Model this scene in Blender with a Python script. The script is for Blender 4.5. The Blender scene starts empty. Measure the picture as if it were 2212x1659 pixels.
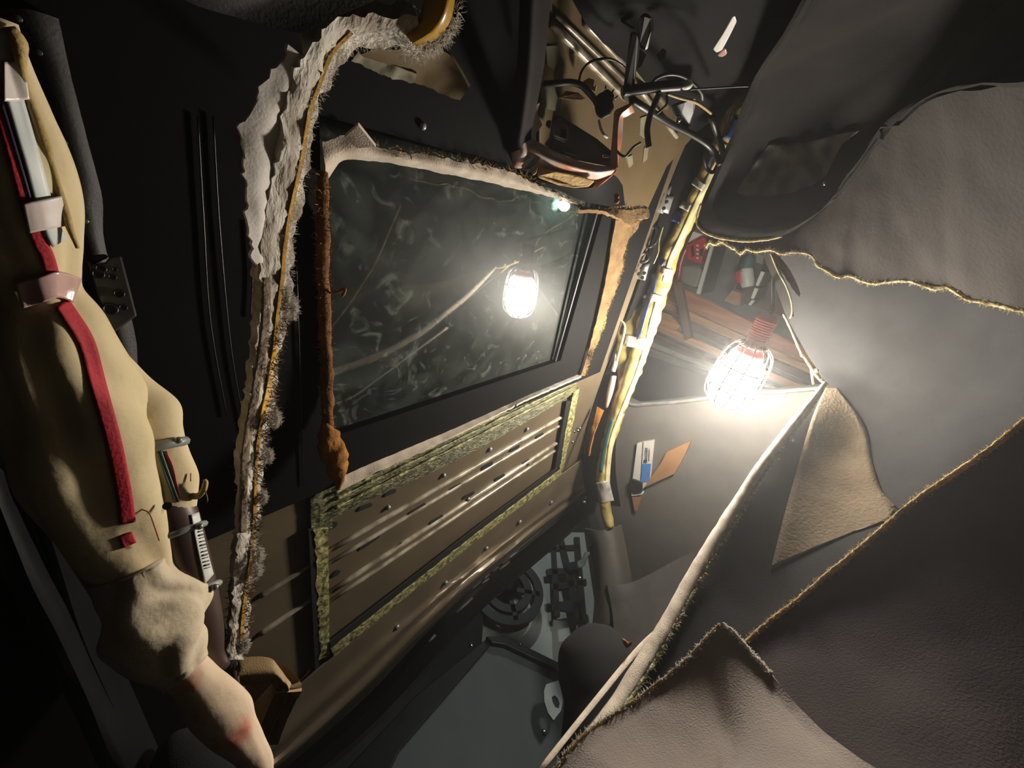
import bpy, bmesh, math, random
from mathutils import Vector, Matrix, noise
from mathutils.bvhtree import BVHTree

random.seed(7)
scene = bpy.context.scene
COL = scene.collection

# ------------------------------------------------------------------ camera
F = 831.0; CX, CY = 1106.0, 829.5            # focal length / centre for the 2212 x 1659 frame
EX = Vector((744, -264, 831)).normalized()   # car "across" axis in the camera frame (x right, y down, z forward)
EY = Vector((-356, 1570, 831)); EY = (EY - EX * EX.dot(EY)).normalized()   # car "along" axis
EZ = EX.cross(EY)                            # up
CAM = Vector((0, 0, 1.15))
cam_d = bpy.data.cameras.new('camera'); cam_d.sensor_fit = 'HORIZONTAL'; cam_d.sensor_width = 36
cam_d.lens = F / 2212 * 36; cam_d.clip_start = 0.01; cam_d.clip_end = 60
cam = bpy.data.objects.new('camera', cam_d); COL.objects.link(cam)
c0 = Vector((EX[0], EY[0], EZ[0])); c1 = -Vector((EX[1], EY[1], EZ[1])); c2 = -Vector((EX[2], EY[2], EZ[2]))
cam.matrix_world = Matrix(((c0.x, c1.x, c2.x, CAM.x), (c0.y, c1.y, c2.y, CAM.y), (c0.z, c1.z, c2.z, CAM.z), (0, 0, 0, 1)))
scene.camera = cam
FWD = -c2

# ------------------------------------------------------------------ world and exposure
w = bpy.data.worlds.new('night'); scene.world = w; w.use_nodes = True
w.node_tree.nodes['Background'].inputs[0].default_value = (0.9, 0.95, 1.0, 1)
w.node_tree.nodes['Background'].inputs[1].default_value = 0.01
scene.view_settings.view_transform = 'Standard'; scene.view_settings.look = 'None'
scene.view_settings.gamma = 1.0; scene.view_settings.exposure = 0.0
scene.view_settings.use_curve_mapping = False
scene.cycles.max_bounces = 5; scene.cycles.diffuse_bounces = 2; scene.cycles.glossy_bounces = 3; scene.cycles.transmission_bounces = 4; scene.cycles.volume_bounces = 0; scene.cycles.transparent_max_bounces = 8
scene.cycles.use_light_tree = False; scene.cycles.adaptive_threshold = .03
scene.cycles.caustics_reflective = False; scene.cycles.caustics_refractive = False
LAMP_STRENGTH = 350.0

# ------------------------------------------------------------------ helpers
def ray(px, py):
    d = Vector((px - CX, py - CY, F))
    return Vector((EX.dot(d), EY.dot(d), EZ.dot(d)))

def P(px, py, t=None, x=None, y=None, z=None):
    """pixel -> point, at distance t (m) or on the plane x/y/z (relative to the lens)"""
    d = ray(px, py)
    if x is not None: return CAM + d * (x / d.x)
    if y is not None: return CAM + d * (y / d.y)
    if z is not None: return CAM + d * (z / d.z)
    return CAM + d.normalized() * t

def mpp(p):                      # metres per pixel at a point
    return (p - CAM).dot(FWD) / F

def hexc(h):
    h = h.lstrip('#'); out = []
    for i in (0, 2, 4):
        v = int(h[i:i+2], 16) / 255
        out.append(v / 12.92 if v <= .04045 else ((v + .055) / 1.055) ** 2.4)
    return (*out, 1)

MATS = {}
def M(name, col, rough=.6, metal=0.0, col2=None, scale=20, bump=0.0, bscale=None, stretch=(1, 1, 1), spec=.5, lo=.35, hi=.65, sheen=0, trans=0):
    m = bpy.data.materials.new(name); m.use_nodes = True; MATS[name] = m
    nt = m.node_tree; b = nt.nodes['Principled BSDF']
    b.inputs['Roughness'].default_value = rough; b.inputs['Metallic'].default_value = metal
    b.inputs['Specular IOR Level'].default_value = spec
    if sheen: b.inputs['Sheen Weight'].default_value = sheen
    tc = nt.nodes.new('ShaderNodeTexCoord'); mp = nt.nodes.new('ShaderNodeMapping')
    mp.inputs['Scale'].default_value = stretch
    nt.links.new(tc.outputs['Object'], mp.inputs[0])
    n = nt.nodes.new('ShaderNodeTexNoise'); n.inputs['Scale'].default_value = scale; n.inputs['Detail'].default_value = 6
    nt.links.new(mp.outputs[0], n.inputs['Vector'])
    r = nt.nodes.new('ShaderNodeValToRGB')
    r.color_ramp.elements[0].position = lo; r.color_ramp.elements[1].position = hi
    r.color_ramp.elements[0].color = hexc(col)
    r.color_ramp.elements[1].color = hexc(col2 or col)
    nt.links.new(n.outputs['Fac'], r.inputs[0]); nt.links.new(r.outputs[0], b.inputs['Base Color'])
    if bump:
        n2 = nt.nodes.new('ShaderNodeTexNoise'); n2.inputs['Scale'].default_value = bscale or scale * 4; n2.inputs['Detail'].default_value = 8
        nt.links.new(mp.outputs[0], n2.inputs['Vector'])
        bp = nt.nodes.new('ShaderNodeBump'); bp.inputs['Strength'].default_value = bump; bp.inputs['Distance'].default_value = .004
        nt.links.new(n2.outputs['Fac'], bp.inputs['Height']); nt.links.new(bp.outputs[0], b.inputs['Normal'])
    if trans:                     # thin fibrous cloth: some light comes through
        tr = nt.nodes.new('ShaderNodeBsdfTranslucent'); nt.links.new(r.outputs[0], tr.inputs[0])
        mx = nt.nodes.new('ShaderNodeMixShader'); mx.inputs[0].default_value = trans
        nt.links.new(b.outputs[0], mx.inputs[1]); nt.links.new(tr.outputs[0], mx.inputs[2])
        nt.links.new(mx.outputs[0], nt.nodes['Material Output'].inputs[0])
    return m

def build(name, verts, faces, mat, parent=None, smooth=True):
    me = bpy.data.meshes.new(name); me.from_pydata([tuple(v) for v in verts], [], faces)
    me.materials.append(MATS[mat]); me.update()
    bm = bmesh.new(); bm.from_mesh(me); bmesh.ops.recalc_face_normals(bm, faces=bm.faces); bm.to_mesh(me); bm.free()
    if smooth:
        for p in me.polygons: p.use_smooth = True
    o = bpy.data.objects.new(name, me); COL.objects.link(o)
    if parent: o.parent = parent
    return o

def sharp(o, deg=35):            # keep crisp edges on smooth-shaded meshes
    try:
        o.data.set_sharp_from_angle(angle=math.radians(deg))
    except Exception: pass
    return o

def bevel(o, wd=.002, seg=2):
    md = o.modifiers.new('bevel', 'BEVEL'); md.width = wd; md.segments = seg; md.limit_method = 'ANGLE'; md.angle_limit = math.radians(40)
    return o

def tag(o, label, cat, group=None, kind=None):
    o['label'] = label
    o['category'] = cat
    if group: o['group'] = group
    if kind: o['kind'] = kind
    return o

def struct(o, label=None):
    o['kind'] = 'structure'
    if label: o['label'] = label
    return o

def plabel(o, label):
    o['label'] = label; return o

def cr(p0, p1, p2, p3, t):
    return .5 * ((2 * p1) + (p2 - p0) * t + (2 * p0 - 5 * p1 + 4 * p2 - p3) * t * t + (3 * p1 - p0 - 3 * p2 + p3) * t ** 3)

def resample(pts, n, smooth=True):
    """n points along a polyline of equal-length tuples / vectors, spaced by arc length of the first three values"""
    pts = [list(p) for p in pts]
    if len(pts) == 1: return [Vector(pts[0]) for _ in range(n)]
    cum = [0]
    for a, b in zip(pts, pts[1:]):
        cum.append(cum[-1] + math.dist(a[:3], b[:3]) + 1e-9)
    out = []
    for i in range(n):
        s = cum[-1] * i / (n - 1) if n > 1 else 0
        k = 0
        while k < len(pts) - 2 and cum[k+1] < s: k += 1
        t = (s - cum[k]) / (cum[k+1] - cum[k]); t = min(1, max(0, t))
        p1, p2 = pts[k], pts[k+1]
        p0 = pts[k-1] if k > 0 else [2 * a - b for a, b in zip(p1, p2)]
        p3 = pts[k+2] if k + 2 < len(pts) else [2 * b - a for a, b in zip(p1, p2)]
        if smooth: out.append(tuple(cr(a, b, c, d, t) for a, b, c, d in zip(p0, p1, p2, p3)))
        else: out.append(tuple(b + (c - b) * t for b, c in zip(p1, p2)))
    return out

def fn(p, s, seed=0):
    return noise.noise(Vector((p[0] * s + seed, p[1] * s + seed * .7, p[2] * s - seed)))

def tube_geo(pts, n=None, seg=12, wob=0, wscale=30, flat=1.0, smooth=True, seed=0, up=None, folds=0):
    """pts: (x,y,z,r) -> verts, faces of a closed tube"""
    if n: pts = resample(pts, n, smooth)
    V = [Vector(p[:3]) for p in pts]; R = [max(p[3], 1e-5) for p in pts]
    verts, faces = [], []
    nrm = None
    for i, p in enumerate(V):
        t = (V[min(i+1, len(V)-1)] - V[max(i-1, 0)]).normalized()
        if nrm is None:
            a = up if up is not None else (p - CAM).normalized()
            nrm = (a - t * a.dot(t)).normalized()
        else:
            nrm = (nrm - t * nrm.dot(t)).normalized()
        bi = t.cross(nrm)
        for k in range(seg):
            an = 2 * math.pi * k / seg
            d = nrm * math.cos(an) * flat + bi * math.sin(an)
            q = p + d * R[i]
            if folds:                # soft lengthwise folds of rolled cloth
                ph = 5 * an + 6 * noise.noise(Vector((i * .035, seed, an * .6))) + i * .05
                q = p + d * R[i] * (1 - folds * (.5 + .5 * math.sin(ph)) ** 2 + wob * fn(q, wscale, seed))
            elif wob: q = p + d * R[i] * (1 + wob * fn(q, wscale, seed))
            verts.append(q)
    m = len(V)
    for i in range(m - 1):
        for k in range(seg):
            a = i * seg + k; b = i * seg + (k + 1) % seg
            faces.append((a, b, b + seg, a + seg))
    faces.append(tuple(range(seg))); faces.append(tuple(range((m-1)*seg, m*seg)))
    return verts, faces

def tube(name, pts, mat, parent=None, n=None, **k):
    v, f = tube_geo(pts, n, **k)
    return build(name, v, f, mat, parent)

def ptube(name, pix, mat, parent=None, n=None, **k):
    """pix: (px,py,t,halfwidth_px)"""
    pts = []
    for px, py, t, hw in pix:
        p = P(px, py, t); pts.append((*p, hw * mpp(p)))
    return tube(name, pts, mat, parent, n, **k)

def loft(name, rows, mat, parent=None, thick=.004, nu=40, nv=16, wob=0, wscale=12, seed=0, smooth=True, fray=0, fs=150, sm_rows=True):
    rows = [resample(r, nu, smooth) for r in rows]
    cols = []
    for i in range(nu):
        cols.append(resample([r[i] for r in rows], nv, sm_rows) if len(rows) > 1 else [rows[0][i]])
    G = [[Vector(cols[i][j]) for j in range(nv)] for i in range(nu)]
    N = [[None] * nv for _ in range(nu)]
    for i in range(nu):
        for j in range(nv):
            a = G[min(i+1, nu-1)][j] - G[max(i-1, 0)][j]; b = G[i][min(j+1, nv-1)] - G[i][max(j-1, 0)]
            nn = a.cross(b)
            nn = nn.normalized() if nn.length > 1e-12 else (CAM - G[i][j]).normalized()
            if nn.dot(CAM - G[i][j]) < 0: nn = -nn
            N[i][j] = nn
    verts = []
    for i in range(nu):
        for j in range(nv):
            q = G[i][j].copy()
            if wob: q += N[i][j] * wob * (fn(q, wscale, seed) + .5 * fn(q, wscale * 2.3, seed + 3))
            if fray and (j == 0):
                b = (G[i][0] - G[i][1]).normalized()
                q += b * fray * (fn(q, fs, seed) + .6 * fn(q, fs * 3, seed + 5))
            verts.append(q)
    nf = len(verts)
    for i in range(nu):
        for j in range(nv):
            verts.append(verts[i * nv + j] - N[i][j] * thick)
    faces = []
    for i in range(nu - 1):
        for j in range(nv - 1):
            a = i * nv + j; b = a + 1; c = a + nv + 1; d = a + nv
            faces.append((a, b, c, d)); faces.append((nf + a, nf + d, nf + c, nf + b))
    ring = [i * nv for i in range(nu)] + [(nu-1) * nv + j for j in range(1, nv)] + [i * nv + nv - 1 for i in range(nu - 2, -1, -1)] + [j for j in range(nv - 2, 0, -1)]
    for a, b in zip(ring, ring[1:] + ring[:1]): faces.append((a, b, nf + b, nf + a))
    o = build(name, verts, faces, mat, parent)
    o['_nv'] = nv
    return sharp(o, 50)

def R3(*pix):                   # row of pixel points with distance t
    return [P(px, py, t) for px, py, t in pix]

def Rz(z, *pix): return [P(px, py, z=z) for px, py in pix]
def Rx(x, *pix): return [P(px, py, x=x) for px, py in pix]
def Ry(y, *pix): return [P(px, py, y=y) for px, py in pix]

def prism(name, pts, vec, mat, parent=None, bev=0, smooth=False):
    vec = Vector(vec); n = len(pts)
    v = [Vector(p) for p in pts] + [Vector(p) + vec for p in pts]
    f = [tuple(range(n)), tuple(range(2*n - 1, n - 1, -1))] + [(i, (i+1) % n, n + (i+1) % n, n + i) for i in range(n)]
    o = build(name, v, f, mat, parent, smooth)
    if bev: bevel(o, bev)
    return o

def away(pts, d):               # push vector pointing away from the lens
    c = sum((Vector(p) for p in pts), Vector()) / len(pts)
    return (c - CAM).normalized() * d

def pprism(name, pix, mat, parent=None, depth=.01, bev=0, **k):
    pts = [P(q[0], q[1], q[2]) for q in pix]
    return prism(name, pts, away(pts, depth), mat, parent, bev)

def xprism(name, x, pix, mat, parent=None, depth=.03, bev=0):
    return prism(name, Rx(x, *pix), (depth, 0, 0), mat, parent, bev)

def yprism(name, y, pix, mat, parent=None, depth=.03, bev=0):
    return prism(name, Ry(y, *pix), (0, depth, 0), mat, parent, bev)

def zprism(name, z, pix, mat, parent=None, depth=.01, bev=0):
    return prism(name, Rz(z, *pix), (0, 0, depth), mat, parent, bev)

def box(name, c, s, mat, parent=None, rot=None, bev=0):
    hx, hy, hz = s[0]/2, s[1]/2, s[2]/2
    v = [Vector((x, y, z)) for z in (-hz, hz) for x, y in ((-hx, -hy), (hx, -hy), (hx, hy), (-hx, hy))]
    if rot is not None: v = [rot @ q for q in v]
    v = [q + Vector(c) for q in v]
    f = [(3, 2, 1, 0), (4, 5, 6, 7), (0, 1, 5, 4), (1, 2, 6, 5), (2, 3, 7, 6), (3, 0, 4, 7)]
    o = build(name, v, f, mat, parent, False)
    if bev: bevel(o, bev)
    return o

def holed(name, outer, holes, vec, mat, parent=None):
    """flat polygon with holes, extruded by vec"""
    bm = bmesh.new(); vec = Vector(vec)
    edges = []
    for loop in [outer] + holes:
        vs = [bm.verts.new(p) for p in loop]
        for a, b in zip(vs, vs[1:] + vs[:1]): edges.append(bm.edges.new((a, b)))
    bmesh.ops.triangle_fill(bm, use_beauty=True, use_dissolve=False, edges=edges)
    r = bmesh.ops.extrude_face_region(bm, geom=bm.faces[:])
    bmesh.ops.translate(bm, vec=vec, verts=[g for g in r['geom'] if isinstance(g, bmesh.types.BMVert)])
    bmesh.ops.recalc_face_normals(bm, faces=bm.faces)
    me = bpy.data.meshes.new(name); bm.to_mesh(me); bm.free(); me.materials.append(MATS[mat])
    o = bpy.data.objects.new(name, me); COL.objects.link(o)
    if parent: o.parent = parent
    return o

def bvh(*objs):
    V, Fc = [], []
    for o in objs:
        k = len(V)
        V += [v.co.copy() for v in o.data.vertices]
        Fc += [[i + k for i in p.vertices] for p in o.data.polygons]
    return BVHTree.FromPolygons(V, Fc)

def drape(name, rows, mat, target, parent=None, off=.0012, thick=.001, nu=24, nv=5, smooth=True):
    """a thin strip laid onto a body: pixel rows dropped on its surface"""
    rows = [resample([(a, b, 0) for a, b in r], nu, smooth) for r in rows]
    D_, T_ = [], []
    for i in range(nu):
        col = resample([r[i] for r in rows], nv, False)
        ds_ = [ray(q[0], q[1]).normalized() for q in col]
        hits = [target.ray_cast(CAM, d) for d in ds_]
        D_.append(ds_); T_.append([h[3] if h[0] is not None else None for h in hits])
    ok = [(i, j, T_[i][j]) for i in range(nu) for j in range(nv) if T_[i][j] is not None]
    G = []
    for i in range(nu):
        line = []
        for j in range(nv):
            t = T_[i][j]
            if t is None:               # past the rim of the body: carry on at the depth of the nearest point that touches
                t = min(ok, key=lambda q: (q[0] - i) ** 2 + (q[1] - j) ** 2)[2] + .002 if ok else .4
            line.append(CAM + D_[i][j] * (t - off))
        G.append(line)
    verts = [p for l in G for p in l]; nf = len(verts)
    verts += [p + (p - CAM).normalized() * thick for p in verts]
    faces = []
    for i in range(nu - 1):
        for j in range(nv - 1):
            a = i * nv + j
            faces.append((a, a+1, a+nv+1, a+nv)); faces.append((nf+a, nf+a+nv, nf+a+nv+1, nf+a+1))
    ring = [i * nv for i in range(nu)] + [(nu-1)*nv + j for j in range(1, nv)] + [i*nv + nv-1 for i in range(nu-2, -1, -1)] + [j for j in range(nv-2, 0, -1)]
    for a, b in zip(ring, ring[1:] + ring[:1]): faces.append((a, b, nf+b, nf+a))
    return build(name, verts, faces, mat, parent)

def fuzz(name, pts, mat, parent, count, length, spread=.002, width=.0005, dirv=None, seed=1, bias=.6):
    """loose fibres sticking out along a path"""
    rnd = random.Random(seed); pts = resample(pts, 200)
    verts, faces = [], []
    for _ in range(count):
        u = rnd.random() * 198; k = int(u); f = u - k
        a, b = Vector(pts[k][:3]), Vector(pts[k+1][:3])
        r = pts[k][3] if len(pts[k]) > 3 else spread
        t = (b - a).normalized() if (b - a).length > 1e-9 else Vector((0, 0, 1))
        d = Vector((rnd.gauss(0, 1), rnd.gauss(0, 1), rnd.gauss(0, 1))).normalized()
        p = a.lerp(b, f) + d * r * rnd.uniform(.75, 1.02)
        g = (d + t * rnd.uniform(-.8, .8))
        if dirv is not None: g = g * (1 - bias) + dirv * bias
        L = length * rnd.uniform(.4, 1.2)
        e = p + g.normalized() * L
        mid = (p + e) / 2 + Vector((rnd.gauss(0, 1), rnd.gauss(0, 1), rnd.gauss(0, 1))) * L * .12
        s = g.cross(p - CAM).normalized() * width
        i = len(verts); verts += [p - s, p + s, mid - s * .8, mid + s * .8, e]
        faces += [(i, i+1, i+3, i+2), (i+2, i+3, i+4)]
    me = bpy.data.meshes.new(name); me.from_pydata([tuple(v) for v in verts], [], faces); me.materials.append(MATS[mat])
    o = bpy.data.objects.new(name, me); COL.objects.link(o); o.parent = parent
    o['kind'] = 'stuff'
    return o

def disc(bm_pts_center, nrm, r, seg=12):
    nrm = Vector(nrm).normalized(); a = nrm.orthogonal().normalized(); b = nrm.cross(a)
    return [Vector(bm_pts_center) + (a * math.cos(2*math.pi*k/seg) + b * math.sin(2*math.pi*k/seg)) * r for k in range(seg)]

def knob(name, c, nrm, r, hgt, mat, parent=None, seg=12):
    """domed screw or bolt head"""
    nrm = Vector(nrm).normalized(); c = Vector(c)
    rings = [(r, 0), (r, hgt * .5), (r * .8, hgt * .85), (r * .4, hgt)]
    v = []; f = []
    for rr, h in rings: v += disc(c + nrm * h, nrm, rr, seg)
    for i in range(len(rings) - 1):
        for k in range(seg):
            a = i*seg + k; b = i*seg + (k+1) % seg; f.append((a, b, b+seg, a+seg))
    f.append(tuple(range(seg))); f.append(tuple(range((len(rings)-1)*seg, len(rings)*seg)))
    return build(name, v, f, mat, parent)

def empty(name, loc):
    o = bpy.data.objects.new(name, None); COL.objects.link(o); o.location = loc; o.empty_display_size = .02
    return o

def under(o, e):                # parent a world-space mesh under an Empty
    bpy.context.view_layer.update()
    o.parent = e; o.matrix_parent_inverse = Matrix.Translation(-e.location)
    return o

UP = Vector((0, 0, 1)); DOWN = Vector((0, 0, -1))

# ------------------------------------------------------------------ materials
M('roof_metal', '#5a4f3e', .45, .2, '#665a47', 9, .05, 120)
M('header_metal', '#6f6251', .32, .35, '#7d705e', 14, .03, 140)
M('rib_metal', '#bdb39f', .28, .3, '#6f6656', 30)
M('black_metal', '#070606', .75, 0, '#0a0909', 12, .05, 90, spec=.12)
M('door_grey', '#5e5b56', .6, 0, '#65625c', 14, .04, 300, spec=.3)
M('black_plastic', '#0a0a0b', .38, 0, '#101011', 30, .05, 200)
M('dark_trim', '#2b2826', .62, 0, '#322f2c', 40, .12, 500)
M('dark_trim_smooth', '#3a3836', .5, 0, '#423f3c', 14, .04, 300)
M('grey_trim', '#3c3935', .6, 0, '#423f3a', 30, .1, 400)
M('headrest_cloth', '#0c0b0b', .95, 0, '#100e0f', 60, .2, 600)
M('airbag_cloth', '#dcc99e', .8, 0, '#cdb98e', 14, .45, 38, sheen=.2)
M('airbag_lower', '#d2c0a2', .75, 0, '#b8a48a', 11, .7, 42, sheen=.2)
M('airbag_tip', '#d9bfa2', .8, 0, '#cf5a40', 15, .4, 40, lo=.54, hi=.64)
M('red_cloth', '#b3182a', .75, 0, '#a01323', 40, .2, 500)
M('red_stain', '#9c3323', .7, 0, '#c46a50', 25, .2, 200)
M('white_tape', '#f0e6de', .35, 0, '#c9bab2', 12, .12, 60)
M('pink_tape', '#cda9a0', .2, 0, '#b98f86', 18, .2, 60, spec=.8)
M('white_label', '#c6cbc8', .45, 0, '#bcc1be', 20)
M('blue_line', '#20204a', .6)
M('tan_cord', '#b69a5e', .7, 0, '#9c8248', 40, .3, 300)
M('inflator', '#46352e', .42, .2, '#513e36', 18)
M('grey_clamp', '#9b9d97', .4, .1, '#7e807a', 30)
M('barcode_white', '#cfcdc6', .5)
M('barcode_ink', '#4a4a4a', .6)
M('wire_green', '#3c5a50', .5)
M('wire_red', '#a33a22', .5)
M('wire_orange', '#b8621f', .5)
M('tan_plastic', '#a3875a', .55, 0, '#937a50', 60, .2, 600)
M('tan_plastic_dark', '#5b4524', .6)
M('fibre_grey', '#e0d8cb', .95, 0, '#8f8270', 45, 1.0, 170, sheen=.4, trans=.1, stretch=(1.6, .7, 1))
M('fibre_brown', '#8a7760', .95, 0, '#5e4b38', 50, .9, 240, sheen=.3)
M('fibre_fluff', '#d2cbc0', .9, trans=.3)
M('fibre_gold', '#b58a34', .9, 0, '#8f6a20', 50, .5, 200, trans=.2)
M('yellow_foam', '#c9960f', .6, 0, '#b8860a', 30)
M('yellow_film', '#a57e1c', .3, 0, '#7e5c10', 12, .2, 40, spec=.7)
M('pale_face', '#e0d8d0', .9, 0, '#d2c9c0', 30, .12, 500, sheen=.3)
M('headliner_cloth', '#d6c6b2', .95, 0, '#bcab97', 60, .3, 700, sheen=.3)
M('rust_fibre', '#85562d', .95, 0, '#5e3a1a', 40, .8, 180, trans=.1)
M('tan_board', '#8c6f47', .95, 0, '#745a38', 40, .5, 180, trans=.1)
M('ochre_fibre', '#a8701f', .9, 0, '#7c4c17', 45, .7, 160, trans=.15)
M('green_glue', '#33351f', .45, 0, '#86815a', 70, .9, 130, stretch=(1, 3, 1), lo=.4, hi=.7)
M('green_glue_pale', '#a5a06a', .5, 0, '#4a4a2c', 90, .8, 150)
M('slot_black', '#030303', .8)
M('copper_paint', '#c98a6a', .28, .05, '#dccabf', 16, .08, 60, lo=.42, hi=.58)
M('dark_post', '#0e0807', .7, 0, '#1a0f0c', 14, spec=.1)
M('foam_pad', '#d2b27a', .85, 0, '#a8834a', 45, .5, 160)
M('foam_orange', '#b8642c', .7, 0, '#9a4e1e', 30)
M('tan_metal', '#6b5a3c', .5, .3, '#75644a', 12, .1, 80)
M('glue_patch', '#8d8870', .7, 0, '#7b7660', 30)
M('chrome', '#d8d8d6', .15, 1)
M('steel', '#8d8d8a', .35, .4, '#777772', 40)
M('white_plastic', '#d8d4ce', .4)
M('black_rubber', '#060606', .45)
M('yellow_wrap', '#b3a268', .22, 0, '#8a7a40', 26, .6, 55, spec=.8)
M('yellow_bag', '#85784a', .35, 0, '#665a30', 22, .35, 50, spec=.6)
M('cream_wrap', '#c9bf97', .3, 0, '#b3a878', 26, .3, 60, spec=.7)
M('blue_tape', '#2c3f7c', .35, 0, '#233266', 30)
M('silver_tape', '#b9b6ad', .3, .2, '#a09d95', 20)
M('red_plastic', '#d01226', .35, 0, '#b80e20', 20)
M('lamp_red', '#b52012', .4, 0, '#a3190d', 20)
M('wood', '#b56a36', .7, 0, '#945226', 6, .15, 60, stretch=(1, 9, 1))
M('wood_pale', '#b8824e', .7, 0, '#966236', 7, .15, 60, stretch=(1, 9, 1))
M('wood_dark', '#5e3d24', .75, 0, '#472c18', 8)
M('cardboard', '#9b7148', .85, 0, '#8c643e', 14)
M('box_white', '#c9c4be', .6)
M('box_blue', '#3a78b8', .55)
M('ink', '#2b2f38', .7)
M('grey_board', '#6b6966', .7, 0, '#5d5b58', 10)
M('grey_sheet', '#8a8680', .7, 0, '#7c7872', 12)
M('garage_wall', '#5e5a54', .9, 0, '#534f4a', 5, .1, 60)
M('garage_floor', '#4a4845', .85, 0, '#403e3b', 6)
M('garage_ceiling', '#14130f', .95, 0, '#0d0c0b', 5)
M('head_dark', '#262422', .95, 0, '#211f1e', 22, .25, 500, spec=.15)
M('head_brown', '#2b241f', .95, 0, '#231d18', 16, .25, 200)
M('head_grey', '#343434', .95, 0, '#2f2f2f', 18, .25, 500, spec=.15)
M('head_taupe', '#7c6d62', .92, 0, '#706257', 18, .3, 600, sheen=.3)
M('head_plum', '#443b3b', .95, 0, '#393132', 9, .25, 500, spec=.15)
M('light_patch_tan', '#6c5e48', .95, 0, '#5f513c', 24, .5, 200)
M('edge_cream', '#dccfa8', .9, 0, '#b7a26c', 60, .5, 200, trans=.3)
M('edge_gold', '#bfa26a', .9, 0, '#8f7444', 70, .6, 200, trans=.3)
M('strap_dark', '#211f1e', .7, 0, '#262423', 20, spec=.15)
M('seal_grey', '#5c5a5e', .35, 0, '#525055', 30)
M('grey_strap', '#8a8982', .5)
M('grey_panel', '#6a6e70', .6, 0, '#626668', 8)
M('pale_panel', '#f2f0ea', .7, 0, '#e8e6df', 8)
M('dark_frame', '#2a2826', .5, 0, '#23211f', 20)
M('blue_dark', '#151d3c', .5)
M('clear_bag', '#9aa09f', .15, 0, '#70787a', 40, .6, 60, spec=.9)
M('wrinkle_film', '#33312f', .35, 0, '#262423', 40, .5, 45, spec=.5)
M('oval_white', '#b9b8b6', .5, 0, '#c9c8c6', 30)
M('mesh_grey', '#3b3936', .6)
M('teal', '#2c5f66', .5)

def glass_mat(name, tint, ior, smudge=True, rough=.02, dust=.12):
    m = bpy.data.materials.new(name); m.use_nodes = True; MATS[name] = m
    nt = m.node_tree; nt.nodes.remove(nt.nodes['Principled BSDF']); out = nt.nodes['Material Output']
    tr = nt.nodes.new('ShaderNodeBsdfTransparent'); tr.inputs[0].default_value = tint
    gl = nt.nodes.new('ShaderNodeBsdfGlossy'); gl.inputs['Roughness'].default_value = rough
    fr = nt.nodes.new('ShaderNodeFresnel'); fr.inputs[0].default_value = ior
    mx = nt.nodes.new('ShaderNodeMixShader')
    gm = nt.nodes.new('ShaderNodeNewGeometry'); sb_ = nt.nodes.new('ShaderNodeMath'); sb_.operation = 'SUBTRACT'; sb_.inputs[0].default_value = 1
    ml = nt.nodes.new('ShaderNodeMath'); ml.operation = 'MULTIPLY'       # reflect on the outer faces of the pane only
    nt.links.new(gm.outputs['Backfacing'], sb_.inputs[1]); nt.links.new(fr.outputs[0], ml.inputs[0]); nt.links.new(sb_.outputs[0], ml.inputs[1])
    nt.links.new(ml.outputs[0], mx.inputs[0]); nt.links.new(tr.outputs[0], mx.inputs[1]); nt.links.new(gl.outputs[0], mx.inputs[2])
    if not smudge:
        nt.links.new(mx.outputs[0], out.inputs[0]); return m
    g2 = nt.nodes.new('ShaderNodeBsdfGlossy'); g2.inputs['Roughness'].default_value = .38      # greasy film
    mxg = nt.nodes.new('ShaderNodeMixShader'); mxg.inputs[0].default_value = .018
    nt.links.new(mx.outputs[0], mxg.inputs[1]); nt.links.new(g2.outputs[0], mxg.inputs[2]); mx = mxg
    tc = nt.nodes.new('ShaderNodeTexCoord')
    n1 = nt.nodes.new('ShaderNodeTexNoise'); n1.inputs['Scale'].default_value = 9; n1.inputs['Detail'].default_value = 3; n1.inputs['Distortion'].default_value = 2.5
    n2 = nt.nodes.new('ShaderNodeTexNoise'); n2.inputs['Scale'].default_value = 20; n2.inputs['Detail'].default_value = 5; n2.inputs['Distortion'].default_value = 3.0
    n3 = nt.nodes.new('ShaderNodeTexNoise'); n3.inputs['Scale'].default_value = 2.5
    for q in (n1, n2, n3): nt.links.new(tc.outputs['Object'], q.inputs['Vector'])
    r2 = nt.nodes.new('ShaderNodeMapRange'); r2.inputs[1].default_value = .57; r2.inputs[2].default_value = .72; r2.inputs[4].default_value = dust
    r1 = nt.nodes.new('ShaderNodeMapRange'); r1.inputs[1].default_value = .4; r1.inputs[2].default_value = .8; r1.inputs[4].default_value = dust * .45
    ad = nt.nodes.new('ShaderNodeMath'); ad.operation = 'ADD'
    ad2 = nt.nodes.new('ShaderNodeMath'); ad2.operation = 'ADD'; ad2.inputs[1].default_value = .02
    nt.links.new(n2.outputs['Fac'], r2.inputs[0]); nt.links.new(n1.outputs['Fac'], r1.inputs[0])
    nt.links.new(r2.outputs[0], ad.inputs[0]); nt.links.new(r1.outputs[0], ad.inputs[1]); nt.links.new(ad.outputs[0], ad2.inputs[0])
    df = nt.nodes.new('ShaderNodeBsdfDiffuse'); df.inputs[0].default_value = hexc('#b9c4b8')
    mx2 = nt.nodes.new('ShaderNodeMixShader')
    nt.links.new(ad2.outputs[0], mx2.inputs[0]); nt.links.new(mx.outputs[0], mx2.inputs[1]); nt.links.new(df.outputs[0], mx2.inputs[2])
    nt.links.new(mx2.outputs[0], out.inputs[0])
    return m
glass_mat('roof_glass', (.2, .26, .24, 1), 1.75, dust=.16)
glass_mat('side_glass', (.92, .94, .93, 1), 1.02, False)
glass_mat('screen_glass', (.85, .88, .88, 1), 1.3, False)

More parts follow.
